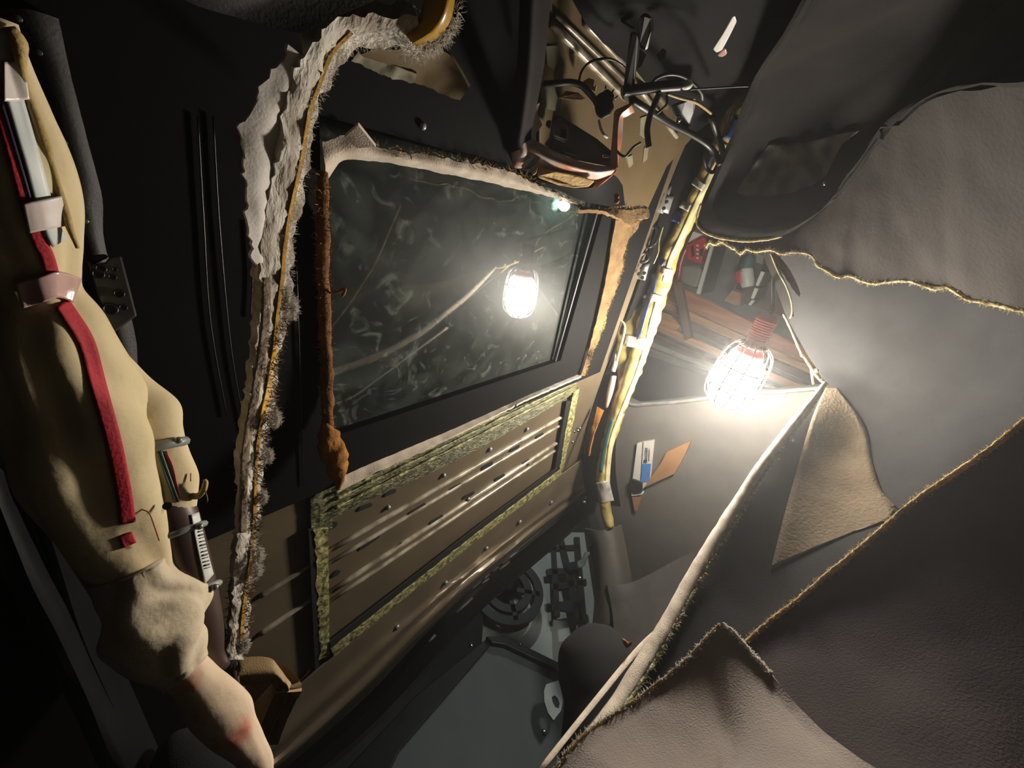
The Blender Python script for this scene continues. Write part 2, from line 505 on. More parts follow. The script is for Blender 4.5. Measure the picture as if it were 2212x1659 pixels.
def emit(name, col, s):
    m = bpy.data.materials.new(name); m.use_nodes = True; MATS[name] = m
    nt = m.node_tree; nt.nodes.remove(nt.nodes['Principled BSDF'])
    e = nt.nodes.new('ShaderNodeEmission'); e.inputs[0].default_value = col; e.inputs[1].default_value = s
    nt.links.new(e.outputs[0], nt.nodes['Material Output'].inputs[0])
emit('lamp_glow', (1, .92, .80, 1), LAMP_STRENGTH)
emit('small_glow', (.93, 1, .96, 1), 800)

# ================================================================== SETTING
Z = .40                                   # roof lining height above the lens
def Wp(x, y, z): return CAM + Vector((x, y, z))
# garage shell
struct(box('floor', Wp(.8, .3, -1.2), (6.4, 6.6, .1), 'garage_floor'), 'grey concrete garage floor')
struct(box('wall_right', Wp(4.05, .3, .25), (.1, 6.6, 2.9), 'garage_wall'), 'garage wall behind the tool shelves')
struct(box('wall_back', Wp(.8, 3.65, .25), (6.4, .1, 2.9), 'garage_wall'), 'garage wall beyond the sloping glass')
struct(box('wall_left', Wp(-2.45, .3, .25), (.1, 6.6, 2.9), 'garage_wall'), 'garage wall on the dark side')
struct(box('wall_front', Wp(.8, -3.05, .25), (6.4, .1, 2.9), 'garage_wall'), 'garage wall behind the viewer')
struct(box('ceiling', Wp(.8, .3, 1.75), (6.4, 6.6, .1), 'garage_ceiling'), 'dark garage ceiling')

# car roof skin with the sunroof opening
def rect(x0, x1, y0, y1, z): return [Wp(x0, y0, z), Wp(x1, y0, z), Wp(x1, y1, z), Wp(x0, y1, z)]
HX0, HX1, HY0, HY1 = .17, .755, -.03, .365
roof = holed('ceiling', rect(-.5, 1.3, -1.0, 1.03, Z + .02), [rect(HX0, HX1, HY0, HY1, Z + .02)], (0, 0, .012), 'roof_metal')
struct(roof, 'bare olive-brown sheet metal underside of the car roof')

# ribs pressed into the bare roof between the sunroof and the header
def zline(a, b, z, r): return [(*P(*a, z=z), r), (*P(*b, z=z), r)]
for k, (a, b, r) in enumerate([((694, 1198), (1226, 893), .0055), ((700, 1222), (1224, 910), .0045), ((704, 1283), (1204, 955), .006), ((706, 1302), (1200, 972), .0045), ((560, 1288), (672, 1218), .005), ((560, 1370), (676, 1290), .005)]):
    tube('rib', zline(a, b, Z + .019, r), 'rib_metal', roof, 12, seg=10)
# oblong slots in the roof brace
def slot(a, b, wpx):
    pa, pb = P(*a, z=Z + .0175), P(*b, z=Z + .0175)
    d = (pb - pa).normalized(); s = UP.cross(d); wv = wpx * mpp(pa)
    pts = []
    for c, sg in ((pb, 1), (pa, -1)):
        for k in range(7):
            an = math.pi * k / 6 - math.pi / 2
            pts.append(c + (d * math.cos(an) * sg + s * math.sin(an) * sg) * wv)
    prism('slot', pts, (0, 0, .004), 'slot_black', roof)
for a, b, wv in [((783, 1183), (816, 1160), 6), ((887, 1110), (916, 1093), 6), ((973, 1060), (995, 1048), 5), ((840, 1195), (868, 1176), 5), ((932, 1130), (954, 1117), 5), ((1044, 1012), (1062, 1002), 5), ((1104, 974), (1120, 966), 4.5), ((1071, 1037), (1088, 1028), 4.5), ((1130, 1003), (1142, 996), 4), ((780, 1099), (800, 1092), 5.5), ((836, 1068), (852, 1062), 5.5), ((1160, 945), (1172, 939), 4), ((1004, 1075), (1022, 1066), 4.5)]:
    slot(a, b, wv)
for a in [(727, 1239), (721, 1135), (702, 1142)]:
    prism('hole', disc(P(*a, z=Z + .0175), UP, 9 * mpp(P(*a, z=Z))), (0, 0, .004), 'slot_black', roof)
for a in [(837, 1095), (957, 1026), (1057, 970), (1137, 927), (1010, 1078), (1142, 1000)]:
    knob('bolt', P(*a, z=Z + .02), DOWN, 6 * mpp(P(*a, z=Z)), .006, 'steel', roof)

# green glue bands left on the metal round the opening
def band(name, up, lo, mat, z=Z + .012, thick=.006, wob=.002, nu=70, nv=8, **k):
    o = loft(name, [Rz(z, *up), Rz(z, *lo)], mat, roof, thick, nu, nv, wob, 90, fray=.004, **k)
    return o
band('glue_band', [(690, 1080), (733, 1056), (818, 1014), (1000, 929), (1151, 856), (1256, 811)], [(690, 1140), (718, 1119), (818, 1071), (976, 1000), (1121, 921), (1236, 852)], 'green_glue')
for k, (a, b) in enumerate([((722, 1080), (1245, 824)), ((722, 1098), (1240, 836)), ((722, 1066), (1250, 816))]):
    tube('glue_bead', [(*P(a[0] + (b[0]-a[0])*i/60, a[1] + (b[1]-a[1])*i/60, z=Z + .009), .0022 + .0012 * math.sin(i * 7.1 + k)) for i in range(61)], 'green_glue_pale', roof, seg=8, wob=.5, wscale=200)
plabel(band('glue_patch', [(671, 1074), (700, 1060), (716, 1058)], [(673, 1146), (690, 1144), (718, 1140)], 'green_glue', nu=20), 'green glue block at the corner')
zprism('brace_gap', Z + .009, [(667, 1147), (678, 1143), (690, 1440), (681, 1446)], 'slot_black', roof, .004)
band('brace_strip', [(679, 1146), (686, 1290), (692, 1425)], [(709, 1142), (711, 1290), (712, 1412)], 'green_glue_pale', z=Z + .008, nu=40)
zprism('brace_gap', Z + .009, [(1224, 868), (1233, 866), (1211, 1006), (1198, 1016)], 'slot_black', roof, .004)
band('brace_strip', [(1238, 850), (1222, 930), (1208, 1018)], [(1252, 838), (1236, 925), (1216, 1016)], 'green_glue_pale', z=Z + .008, nu=40)
zprism('seam_gap', Z + .006, [(712, 1388), (1040, 1132), (1205, 1010), (1210, 1014), (1040, 1144), (716, 1402)], 'slot_black', roof, .004)
band('glue_line', [(716, 1404), (870, 1280), (1040, 1146), (1210, 1016)], [(722, 1418), (872, 1294), (1040, 1160), (1216, 1024)], 'green_glue_pale', z=Z + .003, nu=70, nv=5, wob=.0012)
# header rail: pressed steel strip above the sloping glass
hdr = loft('header_rail', [Rz(Z + .006, (560, 1560), (722, 1418), (872, 1294), (1040, 1160), (1216, 1024), (1262, 990)),
                           Rz(Z + .004, (560, 1600), (740, 1446), (880, 1330), (1040, 1205), (1222, 1056), (1275, 1015)),
                           Rz(Z - .004, (560, 1630), (600, 1610), (760, 1462), (1000, 1247), (1256, 1052), (1290, 1028)),
                           Rz(Z + .004, (568, 1650), (608, 1622), (770, 1475), (1000, 1258), (1256, 1060), (1290, 1036)),
                           Rz(Z - .006, (576, 1668), (616, 1640), (780, 1490), (1000, 1272), (1250, 1074), (1290, 1046)),
                           Rz(Z + .012, (590, 1680), (630, 1655), (790, 1502), (1004, 1284), (1254, 1082), (1290, 1056))], 'header_metal', None, .004, 60, 30)
tag(hdr, 'long brushed steel header strip above the sloping glass', 'rail')
hdr['kind'] = 'structure'; del hdr['category']; hdr.name = 'trim_1'
for a in [(962, 1258), (857, 1353), (718, 1492), (1190, 1085), (1122, 1127), (1050, 1184)]:
    knob('rivet', P(*a, z=Z + .003), DOWN, 5.5 * mpp(P(*a, z=Z)), .006, 'steel', hdr)
# dark plastic channel under the header, its clips
chan = loft('trim_2', [Rz(Z + .012, (590, 1680), (790, 1506), (1004, 1288), (1254, 1084), (1300, 1050)),
                       [P(px, py, y=1.05) for px, py in ((660, 1690), (838, 1532), (1032, 1318), (1174, 1196), (1284, 1100))]], 'black_plastic', None, .01, 40, 10)
struct(chan, 'black plastic channel under the header strip')
for a, b in [((1040, 1262), (1055, 1250)), ((925, 1388), (940, 1372)), ((985, 1325), (1020, 1292)), ((1078, 1232), (1100, 1214))]:
    tube('clip', [(*P(*a, y=1.0), .004), (*P(*b, y=1.0), .004)], 'dark_trim', chan, 3, seg=6)

# black sunroof cassette round the glass
cas = holed('trim_3', rect(-.02, .98, -.62, .425, Z + .004), [rect(HX0 + .02, HX1 - .02, HY0 + .012, HY1 - .028, Z + .004)], (0, 0, .014), 'black_metal')
struct(cas, 'black sunroof cassette around the glass')
for pix in [[(427, 250), (440, 480), (455, 700), (490, 900)], [(460, 250), (475, 500), (500, 760), (530, 930)], [(540, 480), (545, 600), (541, 686)], [(640, 560), (648, 800), (655, 1050)]]:
    tube('guide_rail', [(*P(*q, z=Z + .002), 0.0007) for q in pix], 'black_plastic', cas, 20, seg=6)
for q in [(1195, 410), (912, 272)]:
    knob('screw', P(*q, z=Z + .004), DOWN, .004, .004, 'steel', cas)

dark_sheet = box('trim_12', Wp(-.225, .02, Z + .014), (.55, 2.0, .006), 'black_metal'); struct(dark_sheet, 'black sheet added to darken the roof over the rolled airbag')  # added black sheet, hides the lit roof metal on the dark side
# sunroof glass
win = struct(empty('window_1', Wp((HX0 + HX1) / 2, (HY0 + HY1) / 2, Z + .02)), 'smudged dark sunroof glass with the lamp mirrored in it')
gx0, gx1, gy0, gy1 = HX0 + .006, HX1 - .006, HY0 + .006, HY1 - .006
tz = .006                                 # the pane sits a touch lower towards the header
pane = build('pane', [Wp(gx0, gy0, Z + .022 + tz), Wp(gx1, gy0, Z + .022 + tz), Wp(gx1, gy1, Z + .022 - tz), Wp(gx0, gy1, Z + .022 - tz),
                      Wp(gx0, gy0, Z + .027 + tz), Wp(gx1, gy0, Z + .027 + tz), Wp(gx1, gy1, Z + .027 - tz), Wp(gx0, gy1, Z + .027 - tz)],
             [(0, 1, 2, 3), (4, 7, 6, 5), (0, 4, 5, 1), (1, 5, 6, 2), (2, 6, 7, 3), (3, 7, 4, 0)], 'roof_glass', None, False)
under(pane, win)
for a, b, r in [((gx0, gy1 - .012), (gx1, gy1 - .012), .006), ((gx0, gy1 + .012), (gx1, gy1 + .012), .004), ((gx1 - .03, gy0), (gx1 - .03, gy1), .004)]:
    under(tube('seal', [(*Wp(*a, Z + .010), r), (*Wp(*b, Z + .010), r)], 'seal_grey', None, 8, seg=8), win)

# ------------------------------------------------------------------ headliner edge left round the sunroof
e = tag(empty('headliner_edge', P(1000, 700, z=Z)), 'torn headliner border left around the sunroof opening, cream cloth and rusty fibre', 'headliner edge')
ZL = Z - .004
top_lip = loft('top_lip', [Rz(ZL, (696, 312), (716, 300), (760, 283), (790, 300), (811, 318), (885, 330), (963, 342), (1040, 356), (1105, 372), (1150, 395), (1211, 420), (1256, 444)),
                           Rz(ZL - .002, (702, 360), (722, 340), (760, 330), (800, 334), (840, 341), (890, 348), (963, 362), (1040, 378), (1100, 392), (1150, 408), (1205, 426), (1256, 447)),
                           Rz(ZL + .012, (705, 392), (733, 352), (762, 344), (800, 348), (840, 353), (890, 361), (963, 376), (1040, 391), (1095, 404), (1150, 416), (1205, 430), (1256, 450))],
               'headliner_cloth', None, .004, 90, 10, .0015, 60, fray=.004, fs=220)
under(top_lip, e)
flap = loft('corner_flap', [R3((744, 296, .42), (774, 271, .405)), R3((770, 320, .425), (812, 318, .42))], 'headliner_cloth', None, .003, 8, 6); under(flap, e)
left = ptube('left_edge', [(698, 372, .43, 11), (697, 440, .44, 13), (697, 540, .45, 14), (700, 640, .465, 13), (703, 740, .485, 13), (706, 830, .505, 13), (708, 905, .525, 12), (708, 940, .53, 15)], 'rust_fibre', None, 90, wob=.35, wscale=70, seg=14); under(left, e)
bulb_ = ptube('fibre_clump', [(702, 915, .52, 6), (708, 940, .525, 20), (720, 975, .535, 25), (728, 1005, .545, 22), (731, 1030, .55, 14), (731, 1056, .56, 4)], 'ochre_fibre', None, 40, wob=.4, wscale=90, seg=14); under(bulb_, e)
curl = ptube('fibre_curl', [(712, 632, .46, 2.5), (730, 630, .455, 3), (745, 624, .45, 3.5), (743, 634, .447, 3), (738, 642, .447, 2)], 'ochre_fibre', None, 24, wob=.5, wscale=300, seg=8); under(curl, e)
right = loft('right_edge', [Rz(Z - .012, (1382, 478), (1376, 498), (1357, 518), (1349, 551), (1342, 590), (1330, 630), (1315, 665), (1308, 700), (1299, 720), (1290, 745), (1278, 764), (1272, 790), (1265, 812)),
                            Rz(Z - .004, (1330, 475), (1322, 520), (1316, 560), (1312, 585), (1304, 625), (1296, 660), (1288, 695), (1280, 725), (1273, 752), (1266, 775), (1260, 795), (1256, 805), (1254, 812))],
             'tan_board', None, .004, 60, 8, .002, 50, fray=.005, fs=160); under(right, e)
tongue = loft('torn_tongue', [Rz(Z - .014, (1250, 452), (1300, 455), (1330, 468), (1362, 486), (1380, 476), (1404, 470)),
                              Rz(Z - .004, (1256, 446), (1300, 452), (1340, 452), (1360, 454), (1385, 450), (1402, 452))], 'tan_board', None, .006, 40, 6, .002, 80, fray=.004, fs=200); under(tongue, e)
bot = loft('bottom_lip', [Rz(ZL - .004, (733, 1058), (784, 1037), (818, 1017), (900, 980), (1000, 931), (1080, 892), (1151, 857), (1256, 812)),
                          Rz(ZL + .010, (745, 1022), (784, 1004), (818, 990), (900, 957), (1000, 915), (1080, 880), (1151, 848), (1256, 805))], 'headliner_cloth', None, .004, 80, 6, .001, 60, fray=.003, fs=250); under(bot, e)
f = fuzz('loose_fibres', [(*q, .003) for q in Rz(ZL, (811, 317), (963, 341), (1040, 357), (1105, 371), (1211, 420), (1256, 444), (1301, 452), (1392, 450))], 'edge_gold', None, 500, .008, seed=3); under(f, e)
f = fuzz('loose_fibres', [(*q, .002) for q in Rz(Z - .013, (1382, 478), (1357, 518), (1342, 590), (1315, 665), (1299, 720), (1278, 764), (1265, 812))], 'edge_gold', None, 500, .006, seed=4); under(f, e)
f = fuzz('loose_fibres', [(*P(px, py, t), .006) for px, py, t in ((698, 372, .43), (697, 540, .45), (703, 740, .485), (708, 905, .525), (728, 1005, .545))], 'ochre_fibre', None, 900, .006, seed=5); under(f, e)

# ------------------------------------------------------------------ right-hand side of the car: door shell, rail, pillars
wx = 1.30
side = holed('wall_side', [Wp(wx, -1.0, .62), Wp(wx, 1.02, .62), Wp(wx, 1.10, .44), Wp(wx, 1.75, .0), Wp(wx, 1.75, -.75), Wp(wx, -1.0, -.75)],
             [[Wp(wx, -.75, .47), Wp(wx, .55, .47), Wp(wx, .6, .43), Wp(wx, .622, .40), Wp(wx, .62, .365), Wp(wx, .60, .335), Wp(wx, .45, .12), Wp(wx, .29, -.12), Wp(wx, -.75, -.12)]], (.05, 0, 0), 'door_grey')
struct(side, 'dark grey inner side of the car below the yellow roof-rail bundle')
sw = struct(empty('window_2', Wp(wx + .02, 0, .1)), 'side window with garage shelves behind it')
g = box('pane', Wp(wx + .03, -.08, .17), (.004, 1.46, .64), 'side_glass'); under(g, sw)
g = tube('seal', [(*Wp(wx - .004, y, z), .006) for y, z in ((-.7, .47), (.5, .475), (.58, .45), (.618, .41), (.622, .37), (.60, .335), (.53, .23), (.45, .12), (.37, 0), (.29, -.12))], 'steel', None, 60, seg=8, smooth=True); under(g, sw)
# inner roof rail with pressed plates
rail = loft('trim_4', [[P(px, py, t) for px, py, t in ((1490, 288, 1.16), (1452, 390, 1.13), (1420, 480, 1.13), (1385, 600, 1.14), (1345, 710, 1.17), (1300, 830, 1.23), (1270, 920, 1.31), (1258, 1010, 1.42), (1268, 1080, 1.5))],
                       [P(px, py, t) for px, py, t in ((1540, 300, 1.2), (1500, 400, 1.17), (1462, 490, 1.16), (1425, 600, 1.17), (1385, 710, 1.2), (1335, 830, 1.26), (1305, 920, 1.34), (1296, 1010, 1.44), (1310, 1090, 1.52))],
                       [P(px, py, t) for px, py, t in ((1600, 310, 1.27), (1540, 420, 1.25), (1495, 505, 1.25), (1450, 610, 1.25), (1410, 720, 1.27), (1370, 830, 1.31), (1335, 930, 1.37), (1330, 1010, 1.45), (1340, 1095, 1.52))]], 'black_metal', None, .01, 50, 14)
struct(rail, 'dark pressed steel roof rail behind the yellow bundle')
rb = bvh(rail)
for rows in ([[(1424, 392), (1452, 402)], [(1402, 455), (1432, 462)]], [[(1432, 420), (1456, 424)], [(1420, 456), (1444, 462)]], [[(1388, 572), (1404, 568)], [(1372, 602), (1394, 606)]]):
    drape('rail_plate', [rows[0], rows[1]], 'steel', rb, rail, .004, .003, 6, 5)
for q in [(1428, 415), (1440, 436), (1434, 450), (1386, 580), (1380, 592), (1392, 590), (1388, 600), (1410, 530), (1392, 640)]:
    pq = P(*q, 1.11); knob('rail_hole', pq, (CAM - pq), 4 * mpp(pq), .002, 'slot_black', rail)
tube('rail_loop', [(*P(px, py, 1.12), .004) for px, py in ((1412, 490), (1424, 496), (1416, 524), (1400, 534), (1398, 520), (1408, 494), (1412, 490))], 'black_plastic', rail, 30, seg=8)
tube('rail_loop', [(*P(px, py, 1.12), .004) for px, py in ((1392, 545), (1402, 548), (1398, 562), (1384, 566), (1384, 554), (1392, 545))], 'black_plastic', rail, 24, seg=8)
for q in [(1248, 930), (1252, 925), (1236, 955), (1262, 1085), (1240, 932)]:
    pq = P(*q, 1.25); knob('stud', pq, CAM - pq, 3.5 * mpp(pq), .006, 'chrome', rail)
# pillar cover at the lower end of the bundle
pil = loft('trim_5', [R3((1262, 1142, 1.5), (1290, 1146, 1.46), (1318, 1142, 1.46), (1342, 1132, 1.5)),
                      R3((1280, 1190, 1.5), (1300, 1195, 1.46), (1330, 1190, 1.46), (1352, 1180, 1.5)),
                      R3((1284, 1260, 1.5), (1304, 1262, 1.46), (1340, 1262, 1.46), (1366, 1262, 1.5)),
                      R3((1282, 1345, 1.5), (1310, 1350, 1.47), (1345, 1352, 1.47), (1372, 1350, 1.5))], 'grey_trim', None, .01, 20, 16)
struct(pil, 'grey plastic pillar cover swallowing the end of the yellow bundle')
plow = loft('trim_6', [R3((1312, 1265, 1.44), (1372, 1255, 1.46), (1480, 1200, 1.45), (1600, 1150, 1.4)), R3((1325, 1345, 1.44), (1420, 1340, 1.42), (1520, 1330, 1.4), (1640, 1300, 1.35)), R3((1330, 1500, 1.3), (1420, 1500, 1.3), (1520, 1500, 1.28), (1660, 1480, 1.25))], 'dark_trim', None, .02, 24, 14)
struct(plow, 'black lower side trim beside the headrest')

# sloping glass beyond the header
ws = struct(empty('window_3', Wp(.6, 1.3, .2)), 'sloping glass beyond the steel header, dark garage behind')
g = build('pane', [Wp(-.4, 1.06, .40), Wp(1.29, 1.06, .40), Wp(1.29, 1.75, -.10), Wp(-.4, 1.75, -.10), Wp(-.4, 1.064, .404), Wp(1.29, 1.064, .404), Wp(1.29, 1.754, -.096), Wp(-.4, 1.754, -.096)],
          [(0, 1, 2, 3), (4, 7, 6, 5), (0, 4, 5, 1), (1, 5, 6, 2), (2, 6, 7, 3), (3, 7, 4, 0)], 'screen_glass', None, False); under(g, ws)

# left-hand side of the car (very dark)
lw = loft('wall_left_side', [[P(px, py, t) for px, py, t in ((-60, 700, .5), (-30, 1000, .5), (40, 1250, .55), (120, 1450, .62), (230, 1700, .75))],
                             [P(px, py, t) for px, py, t in ((-60, 760, .46), (-20, 1010, .47), (70, 1250, .52), (160, 1450, .6), (280, 1700, .72))],
                             [P(px, py, t) for px, py, t in ((60, 780, .52), (100, 1010, .55), (190, 1250, .6), (270, 1450, .68), (380, 1700, .8))]], 'black_plastic', None, .02, 30, 14)
lw.name = 'trim_7'; struct(lw, 'black door seal beside the rolled airbag')
lo = loft('trim_8', [[P(px, py, t) for px, py, t in ((-100, 900, .7), (-90, 1300, .8), (-80, 1720, .9))], [P(px, py, t) for px, py, t in ((300, 1000, .8), (420, 1400, .95), (620, 1720, 1.1))]], 'black_metal', None, .02, 20, 10)
struct(lo, 'black inner body side behind the rolled airbag')
# side rail with screws at the upper left
sr = loft('trim_9', [Rz(.40, (-20, 20), (60, 200), (120, 420), (160, 540), (230, 720), (280, 820)), Rz(.396, (60, 20), (120, 180), (170, 350), (190, 480), (250, 700), (290, 815)), Rz(.40, (125, 40), (150, 150), (185, 290), (222, 430), (228, 540), (285, 690), (300, 812))], 'dark_trim', None, .006, 40, 10, .001, 40)
struct(sr, 'dark roof side rail with small screws at the upper left')
for q in [(84, 113), (141, 307), (185, 477), (255, 738), (40, 40)]:
    knob('screw', P(*q, z=.398), DOWN, .0018, .002, 'steel', sr)

# ================================================================== WORK LAMP
LX = .985
def lp(px, py, x=LX): return P(px, py, x=x)
la, lb_ = lp(1573, 846), lp(1618, 768)
ax = (lb_ - la).normalized()
lamp = tag(empty('work_lamp', la), 'glaring caged work lamp with red handle hanging by the side window', 'work lamp')
R0 = 47 * mpp(la)
bp = []
L = (lb_ - la).length
for s, r in ((-.30, .25), (-.24, .55), (-.12, .82), (.08, .98), (.35, 1.0), (.62, .98), (.85, .86), (1.0, .62), (1.05, .3)):
    bp.append((*(la + ax * L * s), R0 * r * .93))
under(tube('bulb', bp, 'lamp_glow', None, None, seg=24), lamp)
sx = ax.orthogonal().normalized(); sy = ax.cross(sx)
for k in range(6):                        # cage hoops
    an = math.pi * k / 6
    d = sx * math.cos(an) + sy * math.sin(an)
    pts = [(*(la + ax * L * s + d * R0 * r), .0016) for s, r in ((1.35, .3), (1.2, .75), (1.0, .96), (.6, 1.06), (.1, 1.06), (-.18, .9), (-.36, .45), (-.40, 0), (-.36, -.45), (-.18, -.9), (.1, -1.06), (.6, -1.06), (1.0, -.96), (1.2, -.75), (1.35, -.3))]
    under(tube('cage_wire', pts, 'steel', None, 40, seg=6), lamp)
for s, r in ((.15, 1.06), (.7, 1.06)):
    pts = [(*(la + ax * L * s + (sx * math.cos(a * math.pi / 12) + sy * math.sin(a * math.pi / 12)) * R0 * r), .0016) for a in range(25)]
    under(tube('cage_ring', pts, 'steel', None, None, seg=6), lamp)
under(tube('hook', [(*(la + ax * L * s + sx * R0 * q), .0018) for s, q in ((-.40, 0), (-.52, .02), (-.58, .12))], 'steel', None, 8, seg=6), lamp)
h0, h1 = lp(1620, 764), lp(1660, 684)
hd = (h1 - h0).normalized(); HL = (h1 - h0).length
under(tube('collar', [(*(h0 + hd * HL * s), r) for s, r in ((-.10, .026), (0, .030), (.06, .030), (.08, .023), (.16, .023), (.18, .028), (.24, .028), (.26, .021))], 'lamp_red', None, None, seg=20), lamp)
hn = tube('handle', [(*(h0 + hd * HL * s), r) for s, r in ((.24, .018), (.3, .020), (.5, .0195), (.8, .020), (.97, .021), (1.05, .017), (1.08, .008))], 'lamp_red', None, None, seg=20); under(hn, lamp)
for k in range(9):
    c = h0 + hd * HL * (.42 + .06 * k)
    pts = [(*(c + (sx * math.cos(a * math.pi / 10) + sy * math.sin(a * math.pi / 10)) * .0203), .0013) for a in range(21)]
    under(tube('grip_ridge', pts, 'lamp_red', None, None, seg=6), lamp)
under(tube('cord', [(*p, .004) for p in (h1 + hd * HL * .02, h1 + hd * HL * .25, lp(1672, 600, 1.12), lp(1690, 520, 1.2), lp(1700, 420, 1.22), P(1690, 300, x=1.22), P(1640, 190, x=1.22))], 'black_rubber', None, 40, seg=8), lamp)

# small bulb far behind the tinted roof glass
sb = empty('ceiling_bulb', CAM + ray(1220, 445) * (1.62 / ray(1220, 445).z))
tag(sb, 'small distant garage bulb glowing through the sunroof corner', 'bulb')
c = sb.location.copy()
under(tube('globe', [(*(c + UP * s), r) for s, r in ((-.034, .006), (-.028, .02), (-.012, .032), (.01, .034), (.03, .026), (.045, .016))], 'small_glow', None, None, seg=16), sb)
under(tube('holder', [(*(c + UP * s), r) for s, r in ((.043, .02), (.07, .022), (.075, .05), (.082, .05))], 'white_plastic', None, None, seg=16), sb)

# ================================================================== LEFT CURTAIN AIRBAG
def AT(py): return .30 + .16 * max(0, (py - 300) / 1400) ** 1.3      # hangs a little lower towards the handle
bagpix = [(-54, 20, 74), (-32, 130, 82), (-6, 240, 88), (20, 340, 94), (42, 440, 96), (58, 520, 90), (74, 580, 78), (88, 625, 72), (110, 690, 94), (140, 800, 110), (170, 900, 120), (196, 1000, 112), (222, 1080, 100), (262, 1160, 82), (300, 1225, 62), (328, 1300, 50), (346, 1370, 40)]
bag = ptube('curtain_airbag', [(a, b, AT(b), r) for a, b, r in bagpix], 'airbag_cloth', None, 140, seg=40, wob=.16, wscale=22, flat=.9, seed=2, folds=.13)
tag(bag, 'rolled cream curtain airbag with red stripe hanging along the left roof edge', 'airbag')
low = ptube('lower_sleeve', [(300, 1215, AT(1215) - .004, 74), (322, 1275, AT(1275) - .004, 84), (338, 1325, AT(1325) - .004, 92), (354, 1385, AT(1385) - .004, 80), (384, 1430, AT(1430), 52), (400, 1450, AT(1450), 44)], 'airbag_lower', bag, 70, seg=40, wob=.28, wscale=38, flat=.85, seed=5, folds=.12)
tip = ptube('tail', [(384, 1425, AT(1425), 40), (418, 1468, AT(1465), 44), (448, 1505, AT(1500), 50), (484, 1550, AT(1545), 46), (524, 1600, AT(1600), 38), (556, 1645, AT(1650), 28), (575, 1690, AT(1700), 14), (584, 1720, AT(1720), 6)], 'airbag_tip', bag, 70, seg=32, wob=.22, wscale=45, flat=.85, seed=8, folds=.04)
plabel(tip, 'pinkish stained tail of the airbag')
sleeve = ptube('inflator_sleeve', [(215, 745, AT(745) + .012, 22), (262, 820, AT(820) + .012, 42), (312, 890, AT(890) + .01, 56), (334, 935, AT(935) + .008, 46), (346, 985, AT(985) + .008, 50), (358, 1040, AT(1040) + .008, 56), (364, 1085, AT(1085) + .008, 52), (366, 1108, AT(1108) + .008, 48)], 'airbag_cloth', bag, 60, seg=30, wob=.14, wscale=35, flat=.8, seed=11)
bt = bvh(bag, low, tip, sleeve)
def stripe(name, cl, hw, mat, off=.0015, **k):
    a, b = [], []
    for i, q in enumerate(cl):
        p0 = cl[max(i-1, 0)]; p1 = cl[min(i+1, len(cl)-1)]
        dx, dy = p1[0]-p0[0], p1[1]-p0[1]; l = math.hypot(dx, dy); ww = q[2] if len(q) > 2 else hw
        a.append((q[0] + dy/l*ww, q[1] - dx/l*ww)); b.append((q[0] - dy/l*ww, q[1] + dx/l*ww))
    return drape(name, [a, b], mat, bt, bag, off, .0012, **k)
stripe('red_stripe', [(-12, 205), (8, 262), (34, 350), (56, 432), (82, 515), (100, 548), (110, 580), (114, 598)], 15, 'red_cloth', nu=50)
stripe('red_stripe', [(133, 655), (152, 682), (188, 742), (214, 838), (242, 940), (255, 1000), (268, 1070), (276, 1130)], 18, 'red_cloth', nu=60)
stripe('red_patch', [(262, 1172), (290, 1160)], 13, 'red_cloth', nu=8)
stripe('blue_line', [(4, 222), (28, 300), (52, 380), (66, 428)], 2.5, 'blue_line', off=.002)
stripe('white_strip', [(8, 60), (22, 170), (48, 270), (74, 360), (92, 428), (118, 505), (130, 525)], 19, 'white_label', off=.0024, nu=40)
stripe('tape_band', [(8, 176), (30, 176), (58, 172)], 43, 'white_tape', off=.004, nu=12, nv=12)
stripe('tape_band', [(55, 472), (95, 464), (140, 455)], 33, 'white_tape', off=.004, nu=14, nv=12)
plabel(stripe('tape_band', [(40, 640), (90, 625), (130, 615), (168, 628)], 28, 'pink_tape', off=.004, nu=16, nv=12), 'glossy pink tape band')
ptube('edge_cord', [(18, 58, .285, 12), (40, 90, .285, 14), (44, 125, .286, 10), (52, 180, .287, 7), (78, 256, .288, 8), (100, 320, .289, 9), (108, 350, .29, 7), (132, 428, .292, 7), (150, 490, .294, 6), (168, 536, .296, 4)], 'tan_cord', bag, 60, seg=12, wob=.25, wscale=80)
# inflator
inf = ptube('inflator', [(360, 1080, AT(1080) + .008, 42), (380, 1130, AT(1130) + .008, 42), (404, 1210, AT(1210) + .01, 40), (424, 1280, AT(1280) + .012, 37), (440, 1340, AT(1340) + .014, 33), (448, 1380, AT(1380) + .016, 30), (462, 1418, AT(1418) + .018, 20), (488, 1440, AT(1440) + .02, 10)], 'inflator', bag, 40, seg=28)
plabel(inf, 'brown metal inflator cylinder with barcode label')
def clamp(px, py, dx, dy, hw, t, r, mat='grey_clamp'):
    p = P(px, py, t); q = P(px + dx, py + dy, t); d = (q - p).normalized(); a = d.orthogonal().normalized(); b = d.cross(a); rr = hw * mpp(p)
    tube('clamp', [(*(p + (a * math.cos(k*math.pi/14) + b * math.sin(k*math.pi/14)) * rr), r) for k in range(29)], mat, inf, None, seg=8)
    s = P(px + hw, py - hw*.3, t - .012); knob('clamp_screw', s, CAM - s, .0025, .004, 'steel', inf)
clamp(338, 965, 14, 60, 47, AT(965) + .008, .0035)
clamp(388, 1150, 20, 70, 42.5, AT(1150) + .008, .0026)
clamp(426, 1280, 20, 70, 38, AT(1280) + .011, .0026)
it = bvh(inf)
lbl = drape('barcode_label', [[(412, 1112), (424, 1180), (442, 1262)], [(430, 1106), (446, 1180), (462, 1240)]], 'barcode_white', it, inf, .0012, .0008, 16, 6)
